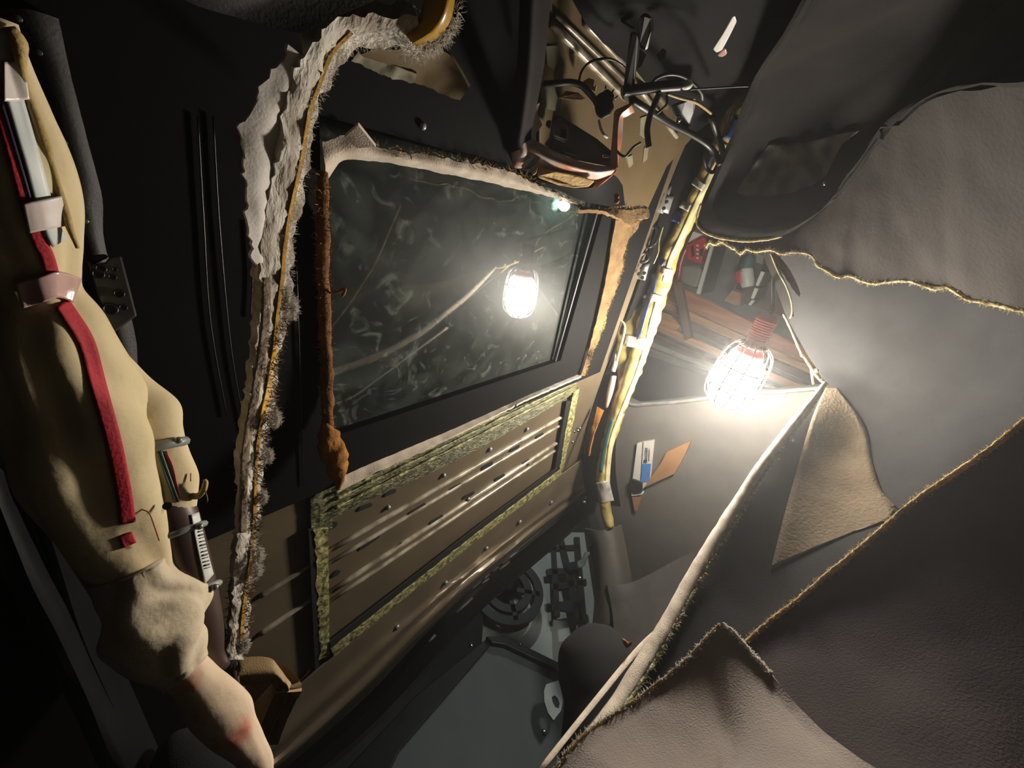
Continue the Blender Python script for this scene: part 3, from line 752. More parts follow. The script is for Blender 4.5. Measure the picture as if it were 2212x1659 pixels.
for k in range(13):
    u = 1140 + k * 7.2; x0 = 418 + (u - 1112) * .19
    drape('barcode_bar', [[(x0 + 4, u), (x0 + 4, u + 2.2 + (k % 3))], [(x0 + 15, u - 3), (x0 + 15, u - .8 + (k % 3))]], 'barcode_ink', it, inf, .0022, .0004, 3, 4)
st = bvh(sleeve, bag)
for nm, mat, pix in (('thin_wire', 'wire_green', [(340, 972), (352, 1010), (366, 1050), (380, 1085)]), ('thin_wire', 'wire_green', [(346, 972), (360, 1012), (374, 1052), (386, 1084)]), ('thin_wire', 'wire_red', [(358, 975), (372, 1006), (380, 1040), (388, 1072)])):
    pts = []
    for q in resample([(a, b, 0) for a, b in pix], 14):
        d = ray(q[0], q[1]).normalized(); h = st.ray_cast(CAM, d); t = (h[3] if h[0] else AT(1000)) - .001
        pts.append((*(CAM + d * t), .0008))
    tube(nm, pts, mat, inf, seg=6)
prism('sleeve_hole', disc(P(361, 1093, AT(1093) - .017), CAM - P(361, 1093, .4), .0026), away([P(361, 1093, .4)], .001), 'slot_black', sleeve)
plg = tag(ptube('wire_pigtail', [(405, 1068, AT(1068), 7), (424, 1072, AT(1068), 7), (438, 1062, AT(1062) - .004, 6), (444, 1042, AT(1050) - .006, 5), (440, 1036, AT(1050) - .006, 2)], 'tan_cord', None, 24, seg=10), 'short frayed wire stub poking out beside the brown inflator', 'wire')
for k, (mat, pix) in enumerate([('wire_orange', [(442, 1046), (446, 1034)]), ('wire_orange', [(412, 1040), (412, 1022)]), ('wire_green', [(442, 1056), (448, 1078), (447, 1086)])]):
    ptube('strand', [(a, b, AT(1060) - .006, 1.3) for a, b in pix], mat, plg, 6, seg=6)
tag(ptube('orange_thread', [(304, 1100, AT(1100) - .02, 1.4), (322, 1108, AT(1110) - .022, 1.4), (334, 1138, AT(1130) - .022, 1.4), (344, 1168, AT(1160) - .02, 1.4)], 'wire_orange', None, 16, seg=6), 'orange thread between the cream airbag and the inflator', 'thread')

# black control module clipped to the rail
mt = .36
M('module_black', '#2e2e30', .4, 0, '#373739', 40)
mod = tag(pprism('control_module', [(186, 562, mt), (200, 572, mt), (228, 566, mt), (236, 556, mt), (262, 552, mt), (296, 682, mt), (282, 692, mt), (240, 724, mt), (222, 660, mt), (214, 648, mt)], 'module_black', None, .03, .003), 'small black plastic module with holes beside the rolled airbag', 'module')
for q, r in (((218, 580), 8), ((243, 598), 6), ((212, 592), 9), ((257, 634), 8), ((238, 668), 11), ((266, 664), 6), ((248, 582), 4)):
    c = P(*q, mt - .001)
    n_ = (CAM - c).normalized(); a = n_.orthogonal().normalized(); b = n_.cross(a); rr = r * mpp(c)
    tube('hole_rim', [(*(c + (a * math.cos(k*math.pi/8) + b * math.sin(k*math.pi/8)) * rr), rr * .22) for k in range(17)], 'black_plastic', mod, None, seg=6)
    prism('hole', disc(c, n_, rr * .8), -n_ * .0008, 'slot_black', mod)
pprism('clip_edge', [(196, 552, mt + .01), (228, 548, mt + .01), (236, 556, mt + .01), (200, 572, mt + .01)], 'dark_trim', mod, .02, .002)

# tan grab handle
gh = tag(loft('grab_handle', [R3((514, 1440, .55), (516, 1424, .55), (550, 1418, .55), (585, 1422, .55), (602, 1440, .55), (618, 1462, .55), (630, 1480, .55), (622, 1500, .56), (600, 1550, .58), (576, 1606, .6)),
                              R3((516, 1462, .545), (522, 1460, .545), (552, 1458, .545), (588, 1458, .545), (604, 1468, .545), (616, 1480, .545), (624, 1490, .545), (616, 1508, .555), (594, 1556, .575), (573, 1608, .595)),
                              R3((520, 1484, .56), (526, 1482, .56), (555, 1480, .56), (590, 1474, .56), (600, 1478, .56), (610, 1486, .56), (618, 1496, .56), (610, 1512, .57), (588, 1560, .59), (570, 1610, .61))], 'tan_plastic', None, .012, 60, 14),
         'tan plastic grab handle beside the airbag tail', 'grab handle')
pprism('handle_socket', [(520, 1484, .58), (590, 1474, .58), (616, 1500, .59), (572, 1612, .62), (548, 1600, .6), (528, 1540, .59)], 'tan_plastic_dark', gh, .03)
pprism('mount', [(496, 1430, .57), (516, 1428, .57), (518, 1446, .57), (498, 1448, .57)], 'slot_black', gh, .02)
ptube('stem', [(505, 1445, .575, 10), (515, 1490, .575, 12), (530, 1530, .58, 12)], 'inflator', gh, 8, seg=10)

# dark headrest at the lower left and a chrome stud
hr = tag(ptube('headrest', [(330, 1640, .72, 20), (360, 1640, .72, 52), (400, 1660, .72, 75), (450, 1690, .72, 80), (500, 1740, .72, 60)], 'headrest_cloth', None, 30, seg=24), 'dark rounded headrest top at the bottom left corner', 'headrest')
tag(knob('stud', P(360, 1491, .75), CAM - P(360, 1491, .75), .005, .006, 'chrome'), 'tiny bright metal stud in the dark left of the tail', 'stud')
tag(pprism('door_panel', [(-20, 1430, .85), (40, 1400, .85), (60, 1480, .86), (100, 1680, .9), (-20, 1690, .9)], 'dark_trim', None, .02), 'dim grey door panel piece at the lower left edge', 'panel')

# ================================================================== TORN HEADLINER STRIP (left of the sunroof)
hs = tag(empty('headliner_strip', P(510, 1420, .5)), 'long torn strip of fuzzy headliner hanging left of the sunroof', 'headliner strip')
SP = [(905, 66, .40, 40), (868, 72, .395, 36), (820, 68, .39, 34), (765, 66, .385, 36), (722, 92, .38, 34), (690, 140, .378, 36), (662, 205, .376, 34), (645, 270, .376, 34), (634, 340, .376, 34), (620, 420, .378, 34), (603, 500, .38, 34), (598, 580, .384, 34), (596, 660, .39, 32), (582, 740, .396, 26), (572, 810, .402, 24), (565, 880, .408, 26), (550, 950, .414, 26), (541, 1020, .42, 23), (540, 1090, .428, 20), (534, 1160, .436, 21), (530, 1220, .444, 23), (521, 1280, .452, 19), (516, 1340, .46, 17), (512, 1425, .47, 16)]
SL, SR, SM = [], [], []
for i_, (a, b, t, r) in enumerate(SP):
    a0_, b0_ = SP[max(i_ - 1, 0)][:2]; a1_, b1_ = SP[min(i_ + 1, len(SP) - 1)][:2]
    dx, dy = a1_ - a0_, b1_ - b0_; l_ = math.hypot(dx, dy)
    SL.append((a - dy / l_ * r, b + dx / l_ * r, t - r * .0007)); SR.append((a + dy / l_ * r, b - dx / l_ * r, t + r * .0003)); SM.append((a, b, t - .004 - r * .0003))
body = loft('fibre_core', [R3(*SL), R3(*SM), R3(*SR)], 'fibre_grey', None, .010, 170, 14, .0045, 70, seed=4, fray=.003, fs=200); under(body, hs)
sb2 = bvh(body)
def hstripe(name, cl, hw, mat, off=.002, **k):
    a, b = [], []
    for i, q in enumerate(cl):
        p0 = cl[max(i-1, 0)]; p1 = cl[min(i+1, len(cl)-1)]
        dx, dy = p1[0]-p0[0], p1[1]-p0[1]; l = math.hypot(dx, dy)
        a.append((q[0] + dy/l*hw, q[1] - dx/l*hw)); b.append((q[0] - dy/l*hw, q[1] + dx/l*hw))
    o = drape(name, [a, b], mat, sb2, None, off, .0015, **k); return under(o, hs)
hstripe('gold_layer', [(760, 70), (716, 118), (690, 185), (669, 243), (655, 330), (640, 400), (628, 456), (616, 530), (610, 600), (600, 680), (592, 760)], 5, 'fibre_gold', nu=60)
hstripe('foam_layer', [(596, 740), (588, 790), (580, 840), (571, 880), (566, 905)], 6, 'yellow_foam', nu=30)
hstripe('gold_layer', [(566, 905), (556, 970), (552, 1060), (548, 1140), (540, 1220), (526, 1320), (520, 1410)], 4, 'fibre_gold', nu=50)
hstripe('brown_layer', [(576, 600), (574, 700), (560, 800), (546, 880), (532, 960), (526, 1060), (524, 1150)], 9, 'fibre_brown', off=.001, nu=50)
fl = loft('pale_flap', [R3((625, 98, .352), (595, 142, .350), (560, 196, .348), (530, 245, .346), (518, 265, .346), (521, 330, .346), (530, 390, .347), (537, 450, .349), (545, 510, .353), (552, 560, .357), (559, 597, .362)),
                        R3((655, 120, .356), (632, 165, .354), (604, 220, .352), (580, 270, .350), (565, 300, .350), (562, 350, .350), (563, 410, .351), (565, 460, .353), (566, 515, .357), (568, 560, .361), (570, 600, .366)),
                        R3((688, 125, .366), (664, 180, .363), (640, 240, .361), (624, 290, .360), (614, 330, .360), (604, 380, .360), (595, 430, .361), (586, 480, .363), (580, 530, .367), (577, 565, .371), (576, 604, .376))], 'pale_face', None, .003, 60, 14, .0012, 40, fray=.0045, fs=120); under(fl, hs)
tuft = ptube('grey_tuft', [(590, 268, .385, 6), (596, 256, .38, 14), (604, 240, .377, 16), (612, 222, .376, 12), (620, 205, .376, 6)], 'fibre_fluff', None, 20, seg=12, wob=.5, wscale=150); under(tuft, hs)
def spath(t_off=0): return [(*P(a, b, t + t_off), r * mpp(P(a, b, t)) * .95) for a, b, t, r in SP]
f = fuzz('loose_fibres', spath(), 'fibre_fluff', None, 9000, .0032, width=.00025, seed=11); under(f, hs)
f = fuzz('brown_fibres', [(*P(a, b, t), r * mpp(P(a, b, t)) * .8) for a, b, t, r in SP[12:]], 'fibre_brown', None, 2500, .008, width=.0004, seed=12); under(f, hs)
for k_, (px, py, t, r) in enumerate(((630, 665, .388, 13), (618, 640, .384, 10), (594, 905, .402, 9), (557, 1200, .432, 8), (552, 1232, .436, 9), (578, 985, .408, 7), (566, 1075, .42, 6), (528, 1395, .462, 6))):
    f = fuzz('fluff_tuft', [(*P(px, py - r * 1.6, t), r * mpp(P(px, py, t)) * .5), (*P(px + 1, py, t), r * mpp(P(px, py, t))), (*P(px, py + r * 1.6, t), r * mpp(P(px, py, t)) * .4)], 'fibre_fluff', None, 420, .004, width=.0004, seed=60 + k_); under(f, hs)
yc = loft('yellow_curl', [R3((868, 64, .39), (890, 52, .385), (905, 32, .38), (914, 5, .378), (918, -30, .378)),
                          R3((890, 92, .375), (925, 70, .37), (950, 40, .366), (962, 5, .365), (966, -30, .366)),
                          R3((905, 104, .385), (942, 84, .38), (968, 55, .378), (981, 15, .378), (984, -30, .38))], 'yellow_film', None, .002, 24, 12); under(yc, hs)
f = fuzz('loose_fibres', [(*P(a, b, .385), .006) for a, b in ((868, 104), (905, 110), (940, 90), (968, 60), (980, 20))], 'fibre_fluff', None, 900, .005, width=.0003, seed=14); under(f, hs)

# dark headliner flap across the top and the tan remnant behind the strip
tag(loft('headliner_flap', [R3((330, -40, .345), (420, 10, .345), (520, 40, .345), (600, 62, .345), (650, 72, .345)), R3((340, -120, .33), (450, -60, .33), (560, -40, .33), (640, -30, .34), (900, -40, .35))], 'dark_trim', None, .004, 24, 8), 'dark headliner flap along the top edge above the fuzzy strip', 'headliner flap')
rm = tag(loft('headliner_remnant', [R3((757, 128, .47), (800, 148, .475), (850, 166, .48), (895, 178, .485), (940, 196, .49), (993, 217, .495)), R3((811, 105, .45), (850, 108, .455), (890, 110, .46), (930, 112, .465), (970, 118, .47), (1013, 190, .48))], 'tan_metal', None, .004, 30, 8, .001, 40, fray=.002), 'dim tan headliner remnant behind the upper bend of the fuzzy strip', 'headliner remnant')
under_ = loft('frayed_band', [R3((757, 130, .465), (800, 150, .47), (850, 168, .475), (896, 179, .48)), R3((775, 112, .46), (820, 128, .465), (860, 144, .47), (900, 160, .475))], 'glue_patch', rm, .003, 24, 5, .0015, 120, fray=.003)
tag(pprism('cloth_scrap', [(30, -10, .5), (130, -10, .5), (138, 20, .5), (122, 30, .5), (95, 14, .5), (40, 8, .5)], 'grey_trim', None, .006), 'dim grey scrap at the top left corner', 'scrap')

# ================================================================== ROOF FRONT AND CONSOLE BRACKET
ft = holed('trim_10', Rz(Z + .001, (1165, -60), (1262, -60), (1300, 30), (1420, 130), (1500, 250), (1500, 292), (1440, 360), (1395, 460), (1330, 500), (1318, 420), (1165, 400)), [], (0, 0, .004), 'tan_metal')
struct(ft, 'tan front roof sheet behind the copper bracket')
for a, b, r, mt_ in (((1190, 50), (1352, 212), .005, 'rib_metal'), ((1200, 32), (1362, 186), .003, 'rib_metal'), ((1262, 48), (1356, 148), .004, 'rib_metal'), ((1380, 190), (1462, 296), .004, 'rib_metal'), ((1360, 130), (1440, 230), .006, 'roof_metal')):
    tube('rib', zline(a, b, Z - .001, r), mt_, ft, 8, seg=8)
for pix in ([(1180, 100), (1206, 98), (1208, 130), (1196, 150), (1182, 140)], [(1168, 185), (1208, 190), (1210, 225), (1200, 240), (1170, 230)], [(1384, 255), (1398, 250), (1404, 275), (1395, 300), (1382, 290)], [(1392, 320), (1402, 312), (1398, 345), (1388, 352)], [(1354, 340), (1366, 335), (1368, 355), (1360, 362)]):
    zprism('glue_spot', Z - .0005, pix, 'glue_patch', ft, .0015)
# black front cross structure above it
fb = loft('trim_11', [R3((1215, -40, .66), (1262, 45, .68), (1300, 90, .72), (1350, 130, .78), (1420, 200, .86), (1500, 290, .98)), R3((1300, -60, .64), (1400, -10, .68), (1500, 60, .74), (1560, 120, .8), (1600, 170, .88), (1610, 210, .98)), R3((1750, -80, .7), (1760, -40, .75), (1740, 20, .8), (1700, 80, .85), (1660, 140, .92), (1630, 190, 1.0))], 'black_metal', None, .01, 30, 16, .006, 20)
struct(fb, 'black front cross structure above the copper bracket')
for pix, mt_ in (([(1382, 105), (1396, 118), (1386, 142), (1376, 150)], 'steel'), ([(1418, 118), (1432, 104), (1440, 110), (1436, 125), (1424, 132)], 'steel'), ([(1312, 32), (1328, 46), (1322, 50), (1308, 38)], 'steel'), ([(1345, 42), (1372, 60), (1368, 64), (1342, 48)], 'dark_trim_smooth'), ([(1372, 165), (1392, 178), (1400, 186), (1380, 190)], 'glue_patch')):
    pprism('bracket_plate', [(a, b, .70) for a, b in pix], mt_, fb, .006)
wl = tag(pprism('clip_light', [(1588, 33, .64), (1592, 46, .65), (1576, 78, .675), (1560, 108, .70), (1548, 114, .705), (1540, 106, .70), (1562, 72, .67), (1582, 36, .643)], 'white_plastic', None, .008, .003), 'slim white plastic strip on the black structure near the top', 'strip')
pprism('pink_end', [(1560, 108, .70), (1568, 100, .695), (1572, 116, .705), (1560, 124, .71), (1548, 120, .71)], 'pink_tape', wl, .008, .003)

# copper bracket
kb = tag(empty('console_bracket', P(1230, 340, .62)), 'copper-painted console bracket hanging above the sunroof edge', 'bracket')
post = loft('post', [R3((1124, -30, .50), (1116, 150, .54), (1104, 270, .58), (1099, 320, .60), (1104, 352, .61)), R3((1150, -30, .48), (1140, 150, .52), (1126, 270, .56), (1122, 310, .58), (1135, 340, .60)), R3((1193, -30, .50), (1174, 150, .54), (1152, 265, .58), (1147, 296, .60), (1160, 330, .615))], 'dark_post', None, .01, 30, 12); under(post, kb)
foot = loft('foot', [R3((1102, 318, .60), (1104, 345, .605), (1110, 362, .61), (1124, 364, .612)), R3((1126, 312, .585), (1130, 335, .59), (1135, 350, .6), (1140, 356, .605)), R3((1150, 300, .60), (1162, 318, .605), (1160, 332, .61), (1150, 345, .612))], 'copper_paint', None, .006, 20, 10); under(foot, kb)
bar = loft('lower_bar', [R3((1146, 300, .605), (1160, 305, .605), (1190, 322, .61), (1217, 336, .62), (1245, 346, .635), (1271, 353, .65), (1300, 358, .665), (1335, 358, .685)),
                         R3((1140, 322, .595), (1158, 326, .59), (1188, 342, .595), (1217, 354, .605), (1245, 362, .62), (1271, 368, .635), (1300, 371, .65), (1328, 368, .675)),
                         R3((1150, 350, .605), (1165, 350, .605), (1192, 364, .61), (1217, 372, .62), (1245, 380, .635), (1268, 386, .65), (1290, 388, .662), (1318, 380, .68)),
                         R3((1144, 368, .61), (1165, 362, .61), (1192, 372, .615), (1217, 380, .625), (1245, 388, .64), (1266, 394, .655), (1288, 396, .667), (1306, 392, .68))], 'copper_paint', None, .004, 40, 16); under(bar, kb)
rp = loft('side_arm', [R3((1362, 222, .68), (1346, 230, .68), (1328, 240, .68), (1325, 262, .68), (1322, 300, .68), (1318, 340, .68), (1316, 362, .68)), R3((1364, 228, .675), (1352, 238, .675), (1340, 250, .675), (1336, 268, .675), (1334, 300, .675), (1334, 340, .678), (1335, 362, .68))], 'copper_paint', None, .012, 40, 8); under(rp, kb)
lp_ = loft('side_arm', [R3((1152, 232, .60), (1150, 262, .60), (1148, 300, .605)), R3((1166, 222, .605), (1162, 245, .61), (1172, 270, .615)), ], 'copper_paint', None, .008, 14, 6); under(lp_, kb)
fp = pprism('foam_pad', [(1165, 358, .600), (1200, 369, .607), (1240, 377, .621), (1286, 390, .642), (1272, 404, .650), (1240, 406, .634), (1205, 400, .62), (1160, 383, .605)], 'foam_pad', None, .008, .003); under(fp, kb)
fe = pprism('foam_edge', [(1154, 362, .61), (1164, 358, .61), (1158, 376, .61), (1150, 380, .61)], 'foam_pad', None, .008, .002); under(fe, kb)
fo = pprism('orange_edge', [(1280, 402, .658), (1312, 376, .682), (1334, 364, .684), (1330, 374, .684), (1308, 392, .682), (1292, 405, .66)], 'foam_orange', None, .006, .001); under(fo, kb)
ho = pprism('bolt_hole', [(1126, 358, .597), (1136, 346, .594), (1156, 338, .594), (1168, 340, .596), (1160, 352, .598), (1144, 364, .600), (1130, 366, .6)], 'slot_black', None, .003); under(ho, kb)
bp_ = pprism('back_plate', [(1150, 262, .66), (1210, 250, .66), (1290, 300, .68), (1325, 330, .69), (1318, 360, .69), (1240, 345, .67), (1180, 315, .65), (1150, 300, .65)], 'dark_trim_smooth', None, .004); under(bp_, kb)
cn = tag(pprism('connector_socket', [(1192, 264, .635), (1228, 272, .64), (1226, 304, .64), (1196, 294, .635)], 'grey_strap', None, .012, .002), 'grey connector socket inside the copper bracket', 'connector')
pprism('socket_hole', [(1212, 278, .636), (1224, 280, .636), (1222, 300, .636), (1211, 296, .636)], 'slot_black', cn, .003)
pprism('latch', [(1198, 294, .632), (1220, 303, .634), (1222, 308, .634), (1198, 299, .632)], 'white_plastic', cn, .004, .001)
pprism('latch', [(1181, 260, .63), (1192, 259, .63), (1188, 280, .632), (1178, 272, .632)], 'black_plastic', cn, .01, .002)
tag(pprism('metal_clip', [(1301, 334, .665), (1318, 336, .667), (1316, 342, .667), (1301, 341, .665)], 'chrome', None, .005, .001), 'small shiny metal clip on the copper bracket', 'clip')
blk = tag(loft('glass_surround', [R3((1108, 364, .63), (1150, 384, .64), (1205, 400, .655), (1275, 406, .68), (1325, 380, .70), (1345, 400, .72)), R3((1108, 376, .65), (1150, 396, .65), (1208, 412, .668), (1258, 434, .695), (1320, 446, .725), (1350, 444, .735))], 'black_metal', None, .01, 30, 8), 'black plastic strip between the copper bracket and the sunroof lip', 'strip')
for q in ((1086, 318), (1084, 334), (1332, 424), (1332, 434)):
    pq = P(*q, .62); knob('stud', pq, CAM - pq, .004, .006, 'chrome' if q[0] < 1200 else 'foam_orange', blk)
tag(pprism('foam_scrap', [(1222, 196, .66), (1250, 200, .66), (1266, 214, .67), (1262, 216, .67), (1230, 216, .66), (1206, 212, .655)], 'foam_pad', None, .01, .002), 'yellow foam scrap under the black cable by the bracket', 'foam')
tag(pprism('foam_scrap', [(1260, 175, .68), (1272, 168, .68), (1284, 172, .68), (1282, 188, .68), (1290, 182, .68), (1286, 200, .68), (1274, 194, .68), (1258, 186, .68)], 'foam_pad', None, .01, .001), 'ragged yellow foam scrap above the black plug', 'foam')

# loose cables and plugs
def cable(name, pix, r, mat, label, n=40, cat='cable', **k):
    o = tube(name, [(*P(a, b, t), r) for a, b, t in pix], mat, None, n, seg=10, **k)
    return tag(o, label, cat)
pl = tag(pprism('plug', [(1288, 205, .62), (1302, 198, .62), (1312, 190, .62), (1318, 196, .62), (1328, 204, .62), (1324, 222, .62), (1328, 232, .62), (1318, 248, .62), (1300, 258, .62), (1288, 250, .62), (1284, 232, .62)], 'black_rubber', None, .03, .003), 'spiky black wiring plug dangling in the bracket', 'plug')
for q in ((1308, 192), (1322, 200), (1328, 214), (1286, 214)):
    ptube('pin', [(q[0], q[1], .625, 2.5), (q[0] + (q[0] - 1306) * .3, q[1] - 8, .625, 1.2)], 'black_rubber', pl, 4, seg=6)
cable('cable', [(1174, 182, .60), (1200, 180, .60), (1230, 178, .605), (1255, 184, .61), (1272, 200, .615), (1284, 214, .62), (1290, 225, .625)], .0038, 'black_rubber', 'black cable arching left into the spiky plug')
cable('thin_cable', [(1250, 178, .66), (1256, 155, .66), (1272, 136, .66), (1295, 128, .67), (1320, 128, .68), (1340, 138, .70), (1356, 152, .71)], .0016, 'black_rubber', 'thin black wire looping over the tan roof ribs')
cable('white_wire', [(1294, 258, .62), (1297, 275, .62), (1304, 290, .62), (1312, 297, .625)], .0018, 'white_plastic', 'short white wire hanging under the spiky plug')
cable('white_wire', [(1333, 326, .66), (1340, 334, .66), (1350, 338, .66), (1358, 330, .66), (1368, 318, .665), (1384, 308, .67)], .0018, 'wire_green', 'curved pale wire right of the copper bracket')
bpz = tag(pprism('black_post', [(1362, 66, .62), (1382, 72, .62), (1376, 140, .64), (1368, 205, .66), (1372, 214, .66), (1360, 222, .66), (1342, 214, .655), (1346, 196, .65), (1352, 140, .64)], 'black_rubber', None, .015, .003), 'upright black plastic post between cables and tan roof', 'post')
pprism('cap', [(1378, 40, .60), (1394, 24, .6), (1410, 40, .6), (1412, 66, .61), (1400, 108, .62), (1386, 112, .62), (1380, 90, .62)], 'black_rubber', bpz, .02, .004)
con = cable('tube_connector', [(1345, 197, .65), (1380, 193, .66), (1420, 188, .67), (1470, 184, .685)], .0065, 'black_rubber', 'thick black wire connector lying across the cable tangle')
ptube('white_end', [(1472, 186, .684, 4), (1480, 184, .686, 9), (1490, 182, .688, 9), (1494, 182, .69, 4)], 'white_plastic', con, 8, seg=10)
cable('cable', [(1365, 215, .66), (1390, 232, .68), (1420, 250, .72), (1450, 268, .78), (1490, 288, .84), (1525, 310, .885), (1545, 332, .90), (1556, 356, .895)], .0052, 'black_rubber', 'thick black cable running from the post to the yellow bundle', 60)
cable('cable', [(1424, 202, .67), (1414, 225, .67), (1404, 250, .67), (1398, 280, .67), (1400, 305, .67), (1402, 318, .67)], .0042, 'black_rubber', 'short black cable hanging straight down below the connector')
cable('thin_cable', [(1400, 190, .69), (1420, 168, .69), (1450, 160, .70), (1478, 166, .71), (1500, 182, .72), (1515, 200, .73), (1518, 215, .74)], .0022, 'dark_trim_smooth', 'grey wire arch above the thick connector')
cable('thin_cable', [(1440, 202, .70), (1470, 212, .72), (1500, 220, .75), (1520, 232, .79), (1536, 245, .84)], .002, 'tan_plastic', 'pale twisted wire drooping right of the connector')
cable('thin_cable', [(1490, 193, .70), (1540, 190, .72), (1590, 187, .725), (1618, 186, .73)], .0012, 'black_rubber', 'hair-thin black wire stretching right towards the dark panel')
cable('cable', [(1536, 250, .9), (1546, 280, .92), (1556, 310, .94), (1562, 335, .96), (1556, 352, .97)], .0055, 'black_rubber', 'black cable bending down across the yellow bundle')
cable('cable', [(1526, 320, .94), (1522, 345, .94), (1528, 365, .95), (1540, 372, .95), (1550, 356, .96)], .0035, 'black_rubber', 'small black cable loop in front of the yellow bundle')
cable('thin_cable', [(1590, 178, 1.11), (1582, 210, 1.115), (1576, 240, 1.12), (1568, 275, 1.125), (1560, 300, 1.12)], .002, 'black_rubber', 'thin black wire lying along the top of the yellow bundle')
cable('thin_cable', [(1418, 246, .69), (1430, 236, .69), (1440, 224, .69), (1440, 205, .69)], .0016, 'black_rubber', 'tiny black wire loop under the connector')
db = tag(pprism('mirror_mount', [(1448, 228, .80), (1480, 215, .80), (1506, 212, .8), (1500, 240, .82), (1486, 285, .84), (1462, 270, .82)], 'dark_trim_smooth', None, .02, .004), 'dark glossy housing behind the cable tangle', 'housing')
knob('shiny_screw', P(1466, 256, .80), CAM - P(1466, 256, .8), .006, .008, 'chrome', db)
tag(pprism('pale_tab', [(1572, 185, .98), (1582, 172, .98), (1590, 184, .98), (1582, 186, .98), (1578, 192, .98)], 'cream_wrap', None, .006), 'pale plastic tab at the top of the yellow bundle', 'tab')

# ================================================================== RIGHT ROOF-RAIL BUNDLE (yellow wrapped airbag)
BP = [(1612, 190, 1.20, 14), (1596, 235, 1.18, 18), (1572, 290, 1.165, 21), (1546, 345, 1.155, 20), (1520, 400, 1.15, 19), (1494, 455, 1.15, 19), (1470, 500, 1.15, 18), (1448, 550, 1.15, 18), (1432, 600, 1.155, 20), (1415, 650, 1.165, 22), (1398, 700, 1.175, 23), (1384, 750, 1.19, 20), (1366, 800, 1.21, 19), (1350, 845, 1.235, 17), (1334, 890, 1.27, 15), (1318, 940, 1.31, 14), (1306, 990, 1.35, 13), (1302, 1030, 1.38, 13), (1306, 1080, 1.42, 12), (1316, 1136, 1.46, 11)]
rb_ = ptube('wrapped_bundle', BP, 'yellow_wrap', None, 150, seg=22, wob=.22, wscale=45, seed=9)
tag(rb_, 'yellow film-wrapped airbag bundle with blue tape along the right roof rail', 'bundle')
rt = bvh(rb_)
def rstripe(name, cl, hw, mat, off=.002, **k):
    a, b = [], []
    for i, q in enumerate(cl):
        p0 = cl[max(i-1, 0)]; p1 = cl[min(i+1, len(cl)-1)]
        dx, dy = p1[0]-p0[0], p1[1]-p0[1]; l = math.hypot(dx, dy); ww = q[2] if len(q) > 2 else hw
        a.append((q[0] + dy/l*ww, q[1] - dx/l*ww)); b.append((q[0] - dy/l*ww, q[1] + dx/l*ww))
    return drape(name, [a, b], mat, rt, rb_, off, .0015, **k)
rstripe('blue_stripe', [(1412, 590), (1410, 620), (1396, 660), (1382, 710), (1372, 735)], 6, 'blue_tape')
rstripe('blue_stripe', [(1594, 255), (1580, 285), (1572, 300)], 8, 'blue_tape', nu=8)
rstripe('blue_stripe', [(1466, 455), (1458, 480)], 9, 'blue_tape', nu=6)
rstripe('blue_stripe', [(1536, 335), (1524, 360)], 5, 'blue_tape', nu=6)
rstripe('blue_stripe', [(1432, 560), (1424, 572)], 7, 'blue_tape', nu=6)
rstripe('blue_stripe', [(1322, 905), (1312, 940), (1302, 990), (1298, 1020)], 4, 'teal', nu=14)
for cl, hw in (([(1470, 440), (1490, 450)], 8), ([(1498, 390), (1520, 405)], 9), ([(1430, 585), (1452, 590)], 8), ([(1350, 735), (1400, 745)], 12), ([(1405, 640), (1430, 648)], 8)):
    rstripe('tape_band', cl, hw, 'silver_tape', off=.003, nu=6, nv=6)
rstripe('cream_layer', [(1568, 310), (1535, 380), (1505, 440), (1478, 500), (1450, 560), (1436, 610)], 6, 'cream_wrap', nu=40)
rstripe('cream_layer', [(1424, 640), (1410, 690), (1398, 740), (1380, 800), (1360, 850), (1340, 900), (1322, 950), (1314, 1010), (1312, 1060)], 5, 'cream_wrap', nu=40)
rstripe('grey_wrap', [(1302, 1040), (1306, 1062), (1312, 1085)], 15, 'silver_tape', off=.003, nu=12, nv=8)
bagr = ptube('folded_fabric', [(1404, 610, 1.19, 8), (1388, 640, 1.185, 22), (1364, 690, 1.19, 30), (1352, 740, 1.2, 26), (1350, 790, 1.215, 18), (1345, 830, 1.23, 10)], 'yellow_bag', rb_, 50, seg=20, wob=.25, wscale=35, flat=.6); plabel(bagr, 'bulging yellow folded fabric beside the bundle')
ptube('seam', [(1338, 690, 1.16, 2), (1350, 705, 1.155, 2.5), (1340, 750, 1.17, 3), (1332, 780, 1.18, 3)], 'cream_wrap', bagr, 16, seg=8)
tag(ptube('silver_rod', [(1332, 745, 1.2, 5), (1330, 780, 1.205, 5.5), (1324, 802, 1.21, 5.5)], 'silver_tape', None, 12, seg=12), 'silver rod standing beside the yellow folded fabric', 'rod')
tag(ptube('pink_rod', [(1326, 812, 1.21, 6), (1318, 845, 1.23, 7), (1310, 880, 1.25, 3)], 'pink_tape', None, 12, seg=12), 'tapered pinkish rod below the silver rod', 'rod')
tag(loft('yellow_shard', [R3((1290, 878, 1.24), (1284, 905, 1.24), (1276, 935, 1.25), (1270, 975, 1.27)), R3((1304, 886, 1.235), (1294, 910, 1.235), (1282, 940, 1.245), (1271, 985, 1.27))], 'ochre_fibre', None, .006, 16, 6, .002, 60), 'thin ochre shard of headliner beside the dark pillar', 'shard')
cable('thin_cable', [(1432, 490, 1.12), (1424, 520, 1.12), (1422, 545, 1.12), (1412, 570, 1.13)], .0016, 'yellow_wrap', 'thin yellow wire curling off the bundle')

